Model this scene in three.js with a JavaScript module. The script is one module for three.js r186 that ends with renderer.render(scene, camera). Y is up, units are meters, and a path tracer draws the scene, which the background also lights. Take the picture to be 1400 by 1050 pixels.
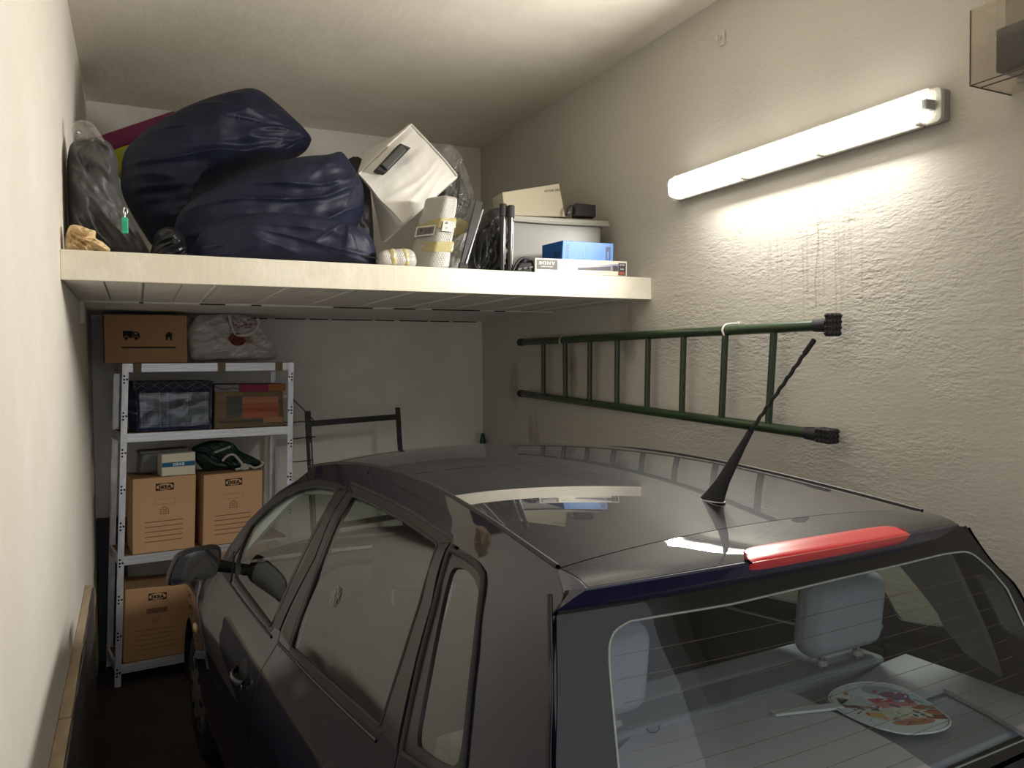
import * as THREE from 'three';
import { mergeGeometries, mergeVertices } from 'three/addons/utils/BufferGeometryUtils.js';
import { ImprovedNoise } from 'three/addons/math/ImprovedNoise.js';
import { RectAreaLightUniformsLib } from 'three/addons/lights/RectAreaLightUniformsLib.js';

// ------------------------------------------------------------------ camera, sky, exposure
const scene = new THREE.Scene();
const camera = new THREE.PerspectiveCamera(52.566, 1400 / 1050, 0.05, 60);
camera.position.set(0, 1.8, 0);
camera.up.set(0.0191, 0.9996, -0.0216);
camera.lookAt(0.43496, 1.8 - 0.0284, -0.90001);
scene.add(camera);
const renderer = new THREE.WebGLRenderer({ antialias: true });
renderer.toneMapping = THREE.LinearToneMapping;
renderer.toneMappingExposure = 1.12;
renderer.shadowMap.enabled = true;
scene.background = new THREE.Color().setRGB(0.86, 0.90, 0.97);   // dull evening sky outside the open garage door
RectAreaLightUniformsLib.init();
const LAMP = new THREE.Color().setRGB(1.0, 0.965, 0.885);
function areaLight(name, width, height, at, towards, intensity) {
  const l = new THREE.RectAreaLight(LAMP, intensity, width, height);
  l.name = name; l.position.set(...at); l.lookAt(at[0] + towards[0], at[1] + towards[1], at[2] + towards[2]);
  scene.add(l);
}
// the fluorescent batten on the right wall: its front, lower and upper faces
areaLight('batten_light_front', 1.02, 0.07, [2.236, 2.606, -2.24], [-1, 0, 0], 152);
areaLight('batten_light_lower', 1.0, 0.034, [2.256, 2.5585, -2.24], [-0.8, -1, 0], 125);
areaLight('batten_light_upper', 1.24, 0.045, [2.268, 2.666, -2.322], [-0.8, 1, 0], 2);

// ------------------------------------------------------------------ helpers
let seed = 20240611;
const rnd = () => { seed = (seed + 0x6d2b79f5) | 0; let t = Math.imul(seed ^ (seed >>> 15), 1 | seed); t = (t + Math.imul(t ^ (t >>> 7), 61 | t)) ^ t; return ((t ^ (t >>> 14)) >>> 0) / 4294967296; };
const rr = (a, b) => a + (b - a) * rnd();
const perlin = new ImprovedNoise();
const noise = (x, y = 0, z = 0) => perlin.noise(x + 31.7, y + 17.3, z + 5.1);
const ridge = (x, y = 0, z = 0) => 1 - 2 * Math.abs(noise(x, y, z));
const V = (a) => new THREE.Vector3(a[0], a[1], a[2]);
const add = (a, b, k = 1) => a.map((v, i) => v + b[i] * k);
const sub = (a, b) => a.map((v, i) => v - b[i]);
const mix = (a, b, t) => a.map((v, i) => v + (b[i] - v) * t);
const clamp = THREE.MathUtils.clamp, lerp = THREE.MathUtils.lerp;
const used = {};
function numbered(n) { used[n] = (used[n] ?? -1) + 1; return used[n] ? n + '_' + String(used[n]).padStart(3, '0') : n; }
function shade(m) { m.castShadow = true; m.receiveShadow = true; return m; }
function obj(name, geo, mat, parent = scene) {
  const g = Array.isArray(geo) ? (geo.length > 1 ? merge(geo) : geo[0]) : geo;
  const m = shade(new THREE.Mesh(g, mat));
  if (parent === scene) m.name = numbered(name);
  else { const n = parent.children.filter((c) => c.userData.base === name).length; m.name = n ? name + '_' + String(n).padStart(3, '0') : name; m.userData.base = name; }
  parent.add(m);
  return m;
}
function merge(list) {
  return mergeGeometries(list.map((g) => { const c = g.index ? g.toNonIndexed() : g.clone(); for (const k of Object.keys(c.attributes)) if (!['position', 'normal', 'uv'].includes(k)) c.deleteAttribute(k); if (!c.attributes.uv) c.setAttribute('uv', new THREE.BufferAttribute(new Float32Array(c.attributes.position.count * 2), 2)); return c; }));
}
function tag(o, label, category, group, kind) {
  if (label) o.userData.label = label;
  if (category) o.userData.category = category;
  if (group) o.userData.group = group;
  if (kind) o.userData.kind = kind;
  return o;
}
function thing(name, label, category, at = [0, 0, 0], group) {
  const o = new THREE.Group(); o.name = numbered(name); o.position.set(...at); scene.add(o);
  return tag(o, label, category, group);
}
const at0 = (geo, o) => { geo.translate(-o.position.x, -o.position.y, -o.position.z); return geo; };   // world shape into its thing
function part(name, geo, mat, o) { const g = Array.isArray(geo) ? merge(geo) : geo; return obj(name, at0(g, o), mat, o); }
function sub2(name, geo, mat, p, o) { const g = Array.isArray(geo) ? merge(geo) : geo; return obj(name, at0(g, o), mat, p); }
function struct(name, geo, mat, parent = scene) { const m = obj(name, geo, mat, parent); if (parent === scene) m.userData.kind = 'structure'; return m; }

function worldUV(g) {
  const p = g.attributes.position, n = g.attributes.normal, uv = new Float32Array(p.count * 2);
  for (let i = 0; i < p.count; i++) {
    const a = [Math.abs(n.getX(i)), Math.abs(n.getY(i)), Math.abs(n.getZ(i))], k = a.indexOf(Math.max(...a));
    uv[2 * i] = k === 0 ? p.getZ(i) : p.getX(i); uv[2 * i + 1] = k === 1 ? p.getZ(i) : p.getY(i);
  }
  g.setAttribute('uv', new THREE.BufferAttribute(uv, 2)); return g;
}
// block between two corners with rounded edges of radius r
function block(x0, x1, y0, y1, z0, z1, r = 0, n = 2) {
  const g = rbox(Math.abs(x1 - x0), Math.abs(y1 - y0), Math.abs(z1 - z0), r, n);
  g.translate((x0 + x1) / 2, (y0 + y1) / 2, (z0 + z1) / 2); return worldUV(g);
}
// rounded box: n steps on each rounding, m steps across each flat
function rbox(w, h, d, r, n = 2, m = 1) {
  if (r <= 0) return new THREE.BoxGeometry(w, h, d, m, m, m);
  const N = 2 * n + m, g = new THREE.BoxGeometry(2, 2, 2, N, N, N), p = g.attributes.position, nn = g.attributes.normal, D = [w, h, d];
  const ts = D.map((L) => { const q = Math.min(r, L / 2 * 0.98), t = []; for (let i = 0; i <= N; i++) t.push(i <= n ? -L / 2 + q * (1 - Math.cos((i / n) * Math.PI / 2)) : i >= n + m ? L / 2 - q * (1 - Math.cos(((N - i) / n) * Math.PI / 2)) : lerp(-L / 2 + q, L / 2 - q, (i - n) / m)); return [t, q]; });
  const v = [0, 0, 0], c = [0, 0, 0];
  for (let i = 0; i < p.count; i++) {
    for (let k = 0; k < 3; k++) { v[k] = ts[k][0][Math.round((p.getComponent(i, k) + 1) / 2 * N)]; const lim = D[k] / 2 - ts[k][1]; c[k] = clamp(v[k], -lim, lim); }
    let e = [0, 1, 2].map((k) => (v[k] - c[k]) / ts[k][1]), L = Math.hypot(...e);
    if (L > 1e-6) { e = e.map((x) => x / L); for (let k = 0; k < 3; k++) v[k] = c[k] + e[k] * ts[k][1]; nn.setXYZ(i, ...e); }
    p.setXYZ(i, ...v);
  }
  return g;
}
// eight corners [front bottom-left, bottom-right, top-right, top-left, then the back four]: a box bent to them
function hexa(c, r = 0.004, n = 2, m = 1, bulge = null) {
  const len = (a, b) => V(c[a]).distanceTo(V(c[b])), w = (len(0, 1) + len(3, 2)) / 2, h = (len(0, 3) + len(1, 2)) / 2, d = (len(0, 4) + len(1, 5)) / 2;
  let g = rbox(w, h, d, r, n, m); const p = g.attributes.position, uv = new Float32Array(p.count * 2), no = g.attributes.normal;
  for (let i = 0; i < p.count; i++) {
    const u = p.getX(i) / w + 0.5, v = p.getY(i) / h + 0.5, t = 0.5 - p.getZ(i) / d;
    const f = mix(mix(c[0], c[1], u), mix(c[3], c[2], u), v), b = mix(mix(c[4], c[5], u), mix(c[7], c[6], u), v);
    let q = mix(f, b, t);
    if (bulge) q = bulge(q, u, v, t);
    const a = [Math.abs(no.getX(i)), Math.abs(no.getY(i)), Math.abs(no.getZ(i))], k = a.indexOf(Math.max(...a));
    uv[2 * i] = k === 0 ? t * d : u * w; uv[2 * i + 1] = k === 1 ? t * d : v * h;
    p.setXYZ(i, ...q);
  }
  g.setAttribute('uv', new THREE.BufferAttribute(uv, 2));
  if (r > 0) { g.deleteAttribute('normal'); const uvs = g.attributes.uv; g.deleteAttribute('uv'); const idx = g.index; const w2 = weldNormals(g); g.setAttribute('normal', w2); g.setAttribute('uv', uvs); g.setIndex(idx); } else { g = g.toNonIndexed(); g.computeVertexNormals(); }
  return g;
}
// smooth normals shared between coincident vertices
function weldNormals(g) {
  const p = g.attributes.position, map = new Map(), acc = [], id = new Int32Array(p.count);
  for (let i = 0; i < p.count; i++) { const k = Math.round(p.getX(i) * 2e4) + ',' + Math.round(p.getY(i) * 2e4) + ',' + Math.round(p.getZ(i) * 2e4); let j = map.get(k); if (j === undefined) { j = acc.length; map.set(k, j); acc.push(new THREE.Vector3()); } id[i] = j; }
  const ix = g.index.array, a = new THREE.Vector3(), b = new THREE.Vector3(), c = new THREE.Vector3();
  for (let i = 0; i < ix.length; i += 3) { a.fromBufferAttribute(p, ix[i]); b.fromBufferAttribute(p, ix[i + 1]).sub(a); c.fromBufferAttribute(p, ix[i + 2]).sub(a); b.cross(c); for (let k = 0; k < 3; k++) acc[id[ix[i + k]]].add(b); }
  acc.forEach((v) => v.normalize());
  const n = new Float32Array(p.count * 3); for (let i = 0; i < p.count; i++) acc[id[i]].toArray(n, i * 3);
  return new THREE.BufferAttribute(n, 3);
}
function rod(a, b, r, r2 = r, n = 14) { const A = V(a), B = V(b), g = new THREE.CylinderGeometry(r2, r, A.distanceTo(B), n, 1); g.translate(0, A.distanceTo(B) / 2, 0); g.applyQuaternion(new THREE.Quaternion().setFromUnitVectors(new THREE.Vector3(0, 1, 0), B.clone().sub(A).normalize())); g.translate(...a); return g; }
function tube(pts, r, n = 40, k = 10, closed = false) { return new THREE.TubeGeometry(new THREE.CatmullRomCurve3(pts.map(V), closed, 'centripetal'), n, r, k, closed); }
function bar(a, b, w, t, side) {   // rectangular bar from a to b; w along «side», t across
  const A = V(a), B = V(b), y = B.clone().sub(A), L = y.length(); y.normalize(); const x = V(side).sub(y.clone().multiplyScalar(V(side).dot(y))).normalize(), z = x.clone().cross(y);
  const g = rbox(w, L, t, Math.min(w, t) * 0.12, 1); g.translate(0, L / 2, 0); g.applyMatrix4(new THREE.Matrix4().makeBasis(x, y, z).setPosition(A)); return g;
}
// flat print: corners bottom-left, bottom-right, top-right, top-left
function quad(c, lift = 0.0012) {
  const g = new THREE.BufferGeometry(), n = V(c[1]).sub(V(c[0])).cross(V(c[3]).sub(V(c[0]))).normalize().multiplyScalar(lift), p = [];
  const N = 8; const uv = [], ix = [];
  for (let j = 0; j <= N; j++) for (let i = 0; i <= N; i++) { const q = mix(mix(c[0], c[1], i / N), mix(c[3], c[2], i / N), j / N); p.push(q[0] + n.x, q[1] + n.y, q[2] + n.z); uv.push(i / N, j / N); if (i < N && j < N) { const a = j * (N + 1) + i; ix.push(a, a + 1, a + N + 2, a, a + N + 2, a + N + 1); } }
  g.setAttribute('position', new THREE.Float32BufferAttribute(p, 3)); g.setAttribute('uv', new THREE.Float32BufferAttribute(uv, 2)); g.setIndex(ix); g.computeVertexNormals(); return g;
}
const face = (c, u0, u1, v0, v1) => [[u0, v0], [u1, v0], [u1, v1], [u0, v1]].map(([u, v]) => mix(mix(c[0], c[1], u), mix(c[3], c[2], u), v));
function smooth(pts, n = 120, tension = 'centripetal') { return new THREE.CatmullRomCurve3(pts.map((p) => V([p[0], p[1], p[2] ?? 0])), true, tension).getSpacedPoints(n).slice(0, n).map((v) => v.toArray()); }
// a filled sack: closed outline seen from the front, bulging forward and back; fold(x, y, r) moves its front
function sack(outline, front, back, { power = 2.4, fold = () => 0, rings = 34, around = 130, centre = null, tilt = 0 } = {}) {
  const B = smooth(outline, around), c = centre ?? B.reduce((a, b) => add(a, b), [0, 0, 0]).map((v) => v / around), p = [], uv = [], ix = [];
  const put = (sgn, T) => {
    const start = p.length / 3;
    for (let i = 0; i <= rings; i++) for (let j = 0; j < around; j++) {
      const r = Math.sin((i / rings) * Math.PI / 2), q = mix(c, B[j], r), e = Math.pow(Math.max(0, 1 - Math.pow(r, power)), 0.55);
      const f = sgn > 0 ? fold(q[0], q[1], r) * (1 - Math.pow(r, 6)) : 0;
      p.push(q[0], q[1], q[2] + sgn * T * e + f + tilt * (q[1] - c[1])); uv.push(q[0], q[1]);
      if (i < rings) { const a = start + i * around + j, b = start + i * around + (j + 1) % around; sgn > 0 ? ix.push(a, a + around, b, b, a + around, b + around) : ix.push(a, b, a + around, b, b + around, a + around); }
    }
  };
  put(1, front); put(-1, back);
  const g = new THREE.BufferGeometry(); g.setAttribute('position', new THREE.Float32BufferAttribute(p, 3)); g.setIndex(ix);
  if (new THREE.Vector3().fromArray(outline[0]) && area(outline) < 0) { const a = g.index.array; for (let i = 0; i < a.length; i += 3) { const t = a[i + 1]; a[i + 1] = a[i + 2]; a[i + 2] = t; } }
  g.setAttribute('normal', weldNormals(g)); g.setAttribute('uv', new THREE.Float32BufferAttribute(uv, 2)); return g;
}
const area = (o) => o.reduce((s, p, i) => { const q = o[(i + 1) % o.length]; return s + p[0] * q[1] - q[0] * p[1]; }, 0) / 2;
// folds running in direction «deg», wave length wl across, long ones
const folds = (deg, wl, amp, stretch = 6, z = 0) => { const a = deg * Math.PI / 180, ca = Math.cos(a), sa = Math.sin(a); return (x, y) => { const u = (x * ca + y * sa) / (wl * stretch), v = (-x * sa + y * ca) / wl; return amp * (Math.pow(Math.max(0, ridge(u, v + noise(u * 2, v * 0.5, z) * 0.6, z)), 2) - 0.3 + 0.35 * noise(u * 1.7, v * 2.3, z + 4)); }; };
const lumps = (wl, amp, z = 0) => (x, y) => amp * (noise(x / wl, y / wl, z) + 0.5 * noise(x / wl * 2.1, y / wl * 2.1, z + 3));
// creases fanning out from a pulled point
const fan = (px, py, count, amp, reach) => (x, y) => { const dx = x - px, dy = y - py, d = Math.hypot(dx, dy), a = Math.atan2(dy, dx); return amp * Math.pow(Math.max(0, Math.sin(a * count + 2.2 * noise(a * 3, d * 4))), 1.5) * Math.exp(-d / reach) * Math.min(1, d / 0.03); };
const sum = (...f) => (x, y, r) => f.reduce((s, g) => s + g(x, y, r), 0);

// ------------------------------------------------------------------ textures
function tile(N, octaves) {   // repeating height field 0..1; octaves: [cells across, cells up, weight, ridged]
  const h = new Float32Array(N * N);
  for (const [cx, cy, w, ridged] of octaves) {
    const l = Float32Array.from({ length: cx * cy }, () => rnd());
    for (let y = 0; y < N; y++) for (let x = 0; x < N; x++) {
      const fx = x / N * cx, fy = y / N * cy, x0 = Math.floor(fx), y0 = Math.floor(fy); let tx = fx - x0, ty = fy - y0; tx = tx * tx * (3 - 2 * tx); ty = ty * ty * (3 - 2 * ty);
      const g = (i, j) => l[((j + cy) % cy) * cx + (i + cx) % cx], v = lerp(lerp(g(x0, y0), g(x0 + 1, y0), tx), lerp(g(x0, y0 + 1), g(x0 + 1, y0 + 1), tx), ty);
      h[y * N + x] += w * (ridged ? 1 - Math.abs(2 * v - 1) : v);
    }
  }
  let lo = 1e9, hi = -1e9; for (const v of h) { lo = Math.min(lo, v); hi = Math.max(hi, v); }
  return h.map((v) => (v - lo) / (hi - lo));
}
function dataTex(N, h, col, size = 1, srgb = false) {   // col(v, i) -> [r, g, b] 0..255; size: metres per repeat
  const d = new Uint8Array(N * N * 4); for (let i = 0; i < N * N; i++) { const c = col(h[i], i); d[4 * i] = c[0]; d[4 * i + 1] = c[1]; d[4 * i + 2] = c[2]; d[4 * i + 3] = 255; }
  const t = new THREE.DataTexture(d, N, N); t.wrapS = t.wrapT = THREE.RepeatWrapping; t.magFilter = THREE.LinearFilter; t.repeat.set(1 / size, 1 / size); if (srgb) t.colorSpace = THREE.SRGBColorSpace; t.needsUpdate = true; return t;
}
const grey = (v) => [v * 255, v * 255, v * 255];
const scaled = (t, size, sy = size) => { const c = t.clone(); c.repeat.set(1 / size, 1 / sy); c.needsUpdate = true; return c; };
function canvasTex(w, h, draw) { const c = document.createElement('canvas'); c.width = w; c.height = h; const x = c.getContext('2d'); draw(x, w, h); const t = new THREE.CanvasTexture(c); t.colorSpace = THREE.SRGBColorSpace; return t; }
const std = (o) => new THREE.MeshStandardMaterial(o), phys = (o) => new THREE.MeshPhysicalMaterial(o);
const lin = (r, g, b) => new THREE.Color().setRGB(r, g, b);

// ------------------------------------------------------------------ materials
const plasterRaw = tile(1024, [[4, 6, 0.55], [12, 30, 0.4], [26, 90, 0.45], [55, 150, 0.5], [110, 240, 0.4], [220, 330, 0.3]]), plasterMask = tile(1024, [[3, 4, 1], [8, 11, 0.8], [19, 23, 0.5]]), plasterLow = tile(1024, [[4, 5, 1], [9, 12, 0.6]]);
const plasterH = plasterRaw.map((v, i) => clamp(0.3 * plasterLow[i] + (0.18 + 0.95 * Math.max(0, plasterMask[i] - 0.22)) * (v - 0.2), 0, 1));
const smoothH = tile(512, [[4, 2, 1], [16, 5, 0.7], [50, 14, 0.5], [120, 60, 0.25]]);
const stainH = tile(256, [[3, 3, 1], [7, 7, 0.7], [16, 18, 0.5], [40, 46, 0.3]]);
const fineH = tile(256, [[64, 64, 1], [128, 128, 0.8], [20, 20, 0.3]]);
const plasterBump = dataTex(1024, plasterH, grey, 1.1), smoothBump = dataTex(512, smoothH, grey, 1.3), fineBump = dataTex(256, fineH, grey, 0.3), lumpBump = dataTex(256, stainH, grey, 0.5);
const stain = (a, b, size, k = 1) => dataTex(256, stainH, (v) => { const t = clamp((v - 0.25) * 1.7 * k, 0, 1); return mix(a, b, t); }, size, true);
// right wall: off-white distemper with faint blotches, drip streaks and a few fine cracks where they are on the wall
const wallPaint = canvasTex(1600, 850, (x, w, h) => {
  const X = (z) => (z + 5.6) / 6.4 * w, Y = (y) => h - y / 3.4 * h; x.fillStyle = '#cac6bc'; x.fillRect(0, 0, w, h);
  for (let i = 0; i < 260; i++) { const r = 20 + rnd() * 90, px = rnd() * w, py = rnd() * h, g = x.createRadialGradient(px, py, 0, px, py, r), c = rnd() < 0.5 ? '188,183,172' : '214,210,201'; g.addColorStop(0, 'rgba(' + c + ',0.22)'); g.addColorStop(1, 'rgba(' + c + ',0)'); x.fillStyle = g; x.fillRect(px - r, py - r, 2 * r, 2 * r); }
  for (let i = 0; i < 34; i++) { const z = -2.5 + rnd() * 0.55, y = 2.38 - rnd() * 0.15, L = 0.06 + rnd() * 0.3; x.strokeStyle = 'rgba(110,101,88,' + (0.06 + rnd() * 0.18) + ')'; x.lineWidth = 0.8 + rnd() * 0.9; x.beginPath(); x.moveTo(X(z), Y(y)); x.lineTo(X(z + 0.004), Y(y - L)); x.stroke(); }
  for (const [z, y] of [[-3.5, 2.05], [-4.1, 1.9], [-4.9, 1.75], [-4.6, 1.45]]) { for (let i = 0; i < 14; i++) { x.fillStyle = 'rgba(110,104,94,0.10)'; x.beginPath(); x.ellipse(X(z + rnd() * 0.12), Y(y - rnd() * 0.25), 3 + rnd() * 9, 6 + rnd() * 20, 0, 0, 7); x.fill(); } }
  x.strokeStyle = 'rgba(96,88,76,0.4)'; x.lineWidth = 1.1; for (const pts of [[[-2.18, 2.42], [-2.17, 2.25], [-2.185, 2.1], [-2.18, 2.0]], [[-2.62, 2.38], [-2.6, 2.35], [-2.57, 2.37]], [[-2.05, 2.32], [-2.0, 2.3]]]) { x.beginPath(); pts.forEach(([z, y], i) => (i ? x.lineTo(X(z), Y(y)) : x.moveTo(X(z), Y(y)))); x.stroke(); }
}); wallPaint.wrapS = wallPaint.wrapT = THREE.RepeatWrapping; wallPaint.repeat.set(1 / 6.4, 1 / 3.4); wallPaint.offset.set(5.6 / 6.4, 0);
const M = {
  wallRight: std({ map: wallPaint, roughness: 0.93, bumpMap: plasterBump, bumpScale: 0.0045 }),
  wallLeft: std({ map: stain([233, 226, 215], [241, 235, 226], 2.2), roughness: 0.95, bumpMap: smoothBump, bumpScale: 0.006 }),
  wallBack: std({ map: stain([238, 235, 230], [248, 246, 242], 1.9), roughness: 0.95, bumpMap: smoothBump, bumpScale: 0.005 }),
  ceiling: std({ map: stain([226, 218, 205], [238, 231, 219], 2.7), roughness: 0.95, bumpMap: smoothBump, bumpScale: 0.003 }),
  floor: std({ map: stain([50, 42, 40], [64, 55, 51], 1.1), roughness: 0.85, bumpMap: fineBump, bumpScale: 0.002 }),
  paintWhite: std({ map: stain([226, 219, 201], [238, 232, 216], 0.8), roughness: 0.6, bumpMap: scaled(smoothBump, 0.7), bumpScale: 0.002 }),
  plank: std({ map: stain([236, 232, 224], [246, 243, 236], 0.6), roughness: 0.8, bumpMap: scaled(smoothBump, 0.03, 1.2), bumpScale: 0.0012 }),
  plank2: std({ map: stain([240, 236, 229], [248, 245, 239], 0.7), roughness: 0.8, bumpMap: scaled(smoothBump, 0.03, 1.2), bumpScale: 0.0012 }),
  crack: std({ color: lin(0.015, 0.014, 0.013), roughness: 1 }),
  chip: std({ map: stain([176, 158, 134], [194, 176, 152], 0.25), roughness: 0.85, bumpMap: fineBump, bumpScale: 0.0015 }),
  chipFace: std({ map: stain([84, 82, 84], [104, 101, 100], 0.5), roughness: 0.38, bumpMap: lumpBump, bumpScale: 0.006 }),
  greyBoard: std({ map: stain([70, 72, 80], [86, 87, 94], 0.6), roughness: 0.7 }),
  galv: std({ map: stain([216, 220, 228], [238, 241, 246], 0.16), metalness: 0.6, roughness: 0.38 }),
  hole: std({ color: lin(0.01, 0.01, 0.01), roughness: 0.9 }),
  shelfBoard: std({ map: stain([120, 92, 66], [140, 110, 82], 0.3), roughness: 0.85 }),
  tape: std({ color: lin(0.20, 0.16, 0.07), roughness: 0.5 }),
  black: std({ color: lin(0.012, 0.012, 0.013), roughness: 0.5 }),
  blackGloss: phys({ color: lin(0.01, 0.01, 0.011), roughness: 0.25, clearcoat: 0.6 }),
  rubber: std({ color: lin(0.022, 0.022, 0.024), roughness: 0.75 }),
  ladder: phys({ map: stain([34, 54, 34], [52, 74, 44], 0.2), roughness: 0.42, clearcoat: 0.3, clearcoatRoughness: 0.3 }),
  steel: std({ color: lin(0.5, 0.5, 0.5), metalness: 0.9, roughness: 0.3 }),
  whitePlastic: std({ color: lin(0.62, 0.60, 0.54), roughness: 0.45 }),
  greyPlastic: std({ color: lin(0.36, 0.36, 0.34), roughness: 0.5 }),
  glow: std({ color: lin(0.8, 0.8, 0.76), emissive: LAMP, emissiveIntensity: 5, roughness: 0.4 }),
  clear: phys({ color: lin(0.93, 0.94, 0.92), roughness: 0.06, transmission: 1, thickness: 0, ior: 1.5 }),
  smoky: phys({ color: lin(0.93, 0.91, 0.88), roughness: 0.05, transmission: 1, thickness: 0, ior: 1.5 }),
};

// ------------------------------------------------------------------ the garage
const XL = -0.2386, XR = 2.35, ZB = -5.372, YC = 3.394, ZF = 0.62;
struct('floor', block(XL - 0.2, XR + 0.2, -0.15, 0, ZB - 0.2, ZF + 0.2), M.floor);
struct('ceiling', block(XL - 0.2, XR + 0.2, YC, YC + 0.15, ZB - 0.2, ZF + 0.2), M.ceiling);
struct('wall_left', block(XL - 0.2, XL, 0, YC, ZB - 0.2, ZF + 0.2), M.wallLeft);
struct('wall_right', block(XR, XR + 0.2, 0, YC, ZB - 0.2, ZF + 0.2), M.wallRight);
struct('wall_back', block(XL, XR, 0, YC, ZB - 0.2, ZB), M.wallBack);
{ // the garage-door end behind the viewer: two short piers and a lintel round the opening
  struct('wall_front', merge([block(XL, XL + 0.12, 0, YC, ZF, ZF + 0.2), block(XR - 0.12, XR, 0, YC, ZF, ZF + 0.2), block(XL + 0.12, XR - 0.12, 2.15, YC, ZF, ZF + 0.2)]), M.wallBack);
  tag(obj('driveway', block(-8, 10, -0.15, -0.02, ZF + 0.2, 14), std({ color: lin(0.16, 0.155, 0.15), roughness: 0.95 })), 'grey driveway outside the open end of the garage', null, null, 'structure');
}
{ // the storage loft: a painted slab with a white fascia and tongue-and-groove planks under its front half
  const ZS = -3.235, loft = struct('loft_slab', merge([block(XL, XR, 2.124, 2.217, -4.27, ZS - 0.022), block(XL, XR, 2.104, 2.217, ZB, -4.27)]), M.wallBack);
  tag(loft, 'painted concrete storage loft across the back of the garage');
  struct('loft_fascia', block(XL, XR, 2.1085, 2.219, ZS - 0.022, ZS, 0.004), M.paintWhite, loft);
  const w = 0.1365, n = 19;
  for (let i = 0; i < n; i++) {
    const x0 = XL + i * w + 0.002, x1 = Math.min(XR, XL + (i + 1) * w - 0.002), y = 2.1125 + 0.0012 * noise(i * 1.7);
    struct('plank', block(x0, x1, y, 2.1245, -4.262 - 0.004 * noise(i * 2.3, 4), ZS - 0.023, 0.003, 1), i % 3 ? M.plank : M.plank2, loft);
    if (i % 2) struct('cover_strip', block(x1 - 0.016, x1 - 0.006, y - 0.0035, y + 0.004, -4.25, ZS - 0.023, 0.0012, 1), M.plank2, loft);
  }
  // dark cracks where the underside meets the back wall, and along the ends of the planks
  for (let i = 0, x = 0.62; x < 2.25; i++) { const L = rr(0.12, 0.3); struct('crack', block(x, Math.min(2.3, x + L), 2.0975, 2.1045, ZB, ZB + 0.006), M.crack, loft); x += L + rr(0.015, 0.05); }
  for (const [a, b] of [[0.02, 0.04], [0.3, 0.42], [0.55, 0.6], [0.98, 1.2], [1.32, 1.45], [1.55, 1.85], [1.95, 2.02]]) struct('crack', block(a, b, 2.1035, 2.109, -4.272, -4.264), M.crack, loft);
  struct('trim_1', block(XL, XL + 0.02, 2.0, 2.106, -4.3, -4.26, 0.003), M.plank, loft);
}
{ // chipboard panels standing along the foot of the left wall
  const segs = [[-4.19, -3.42, 0.751, 0.726, -0.208, 'pale chipboard panel along the left wall, farthest of the three, near the metal rack'], [-3.415, -2.75, 0.727, 0.711, -0.203, 'pale chipboard panel along the left wall, middle one of three in line'], [-2.745, -1.15, 0.71, 0.68, -0.2, 'long pale chipboard panel along the left wall, nearest to the viewer']];
  for (const [z0, z1, y0, y1, x1, label] of segs) {
    const t = thing('wall_board', label, 'board', [XL, 0, (z0 + z1) / 2], 'boards along the left wall');
    const c = [[XL + 0.001, 0, z1], [x1, 0, z1], [x1, y1, z1], [XL + 0.001, y1, z1], [XL + 0.001, 0, z0], [x1, 0, z0], [x1, y0, z0], [XL + 0.001, y0, z0]];
    part('board', hexa(c, 0.003, 2, 10, (q, u, v, k) => [q[0] + (u > 0.5 ? 0.004 * noise(q[2] * 5, q[1] * 2) : 0), q[1] + (v > 0.9 ? 0.005 * noise(q[2] * 7) : 0), q[2]]), M.chip, t);
    const f = [[x1 + 0.0005, 0.004, z1], [x1 + 0.012, 0.004, z1], [x1 + 0.006, y1 - 0.012, z1], [x1 + 0.0005, y1 - 0.012, z1], [x1 + 0.0005, 0.004, z0], [x1 + 0.012, 0.004, z0], [x1 + 0.006, y0 - 0.012, z0], [x1 + 0.0005, y0 - 0.012, z0]];
    tag(part('protective_sheet', hexa(f, 0.002, 2, 16, (q, u) => [q[0] + (u > 0.5 ? 0.005 * noise(q[2] * 6, q[1] * 4) : 0), q[1], q[2]]), M.chipFace, t), 'dark grey sheet on the side facing the car');
  }
}
tag(obj('leaning_board', hexa([[-0.235, 0, -5.30], [-0.075, 0, -5.29], [-0.07, 0.86, -5.335], [-0.235, 0.865, -5.34], [-0.235, 0, -5.33], [-0.075, 0, -5.32], [-0.07, 0.86, -5.366], [-0.235, 0.865, -5.366]], 0.004), M.greyBoard), 'dark grey board leaning in the back corner behind the metal rack', 'board');

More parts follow.
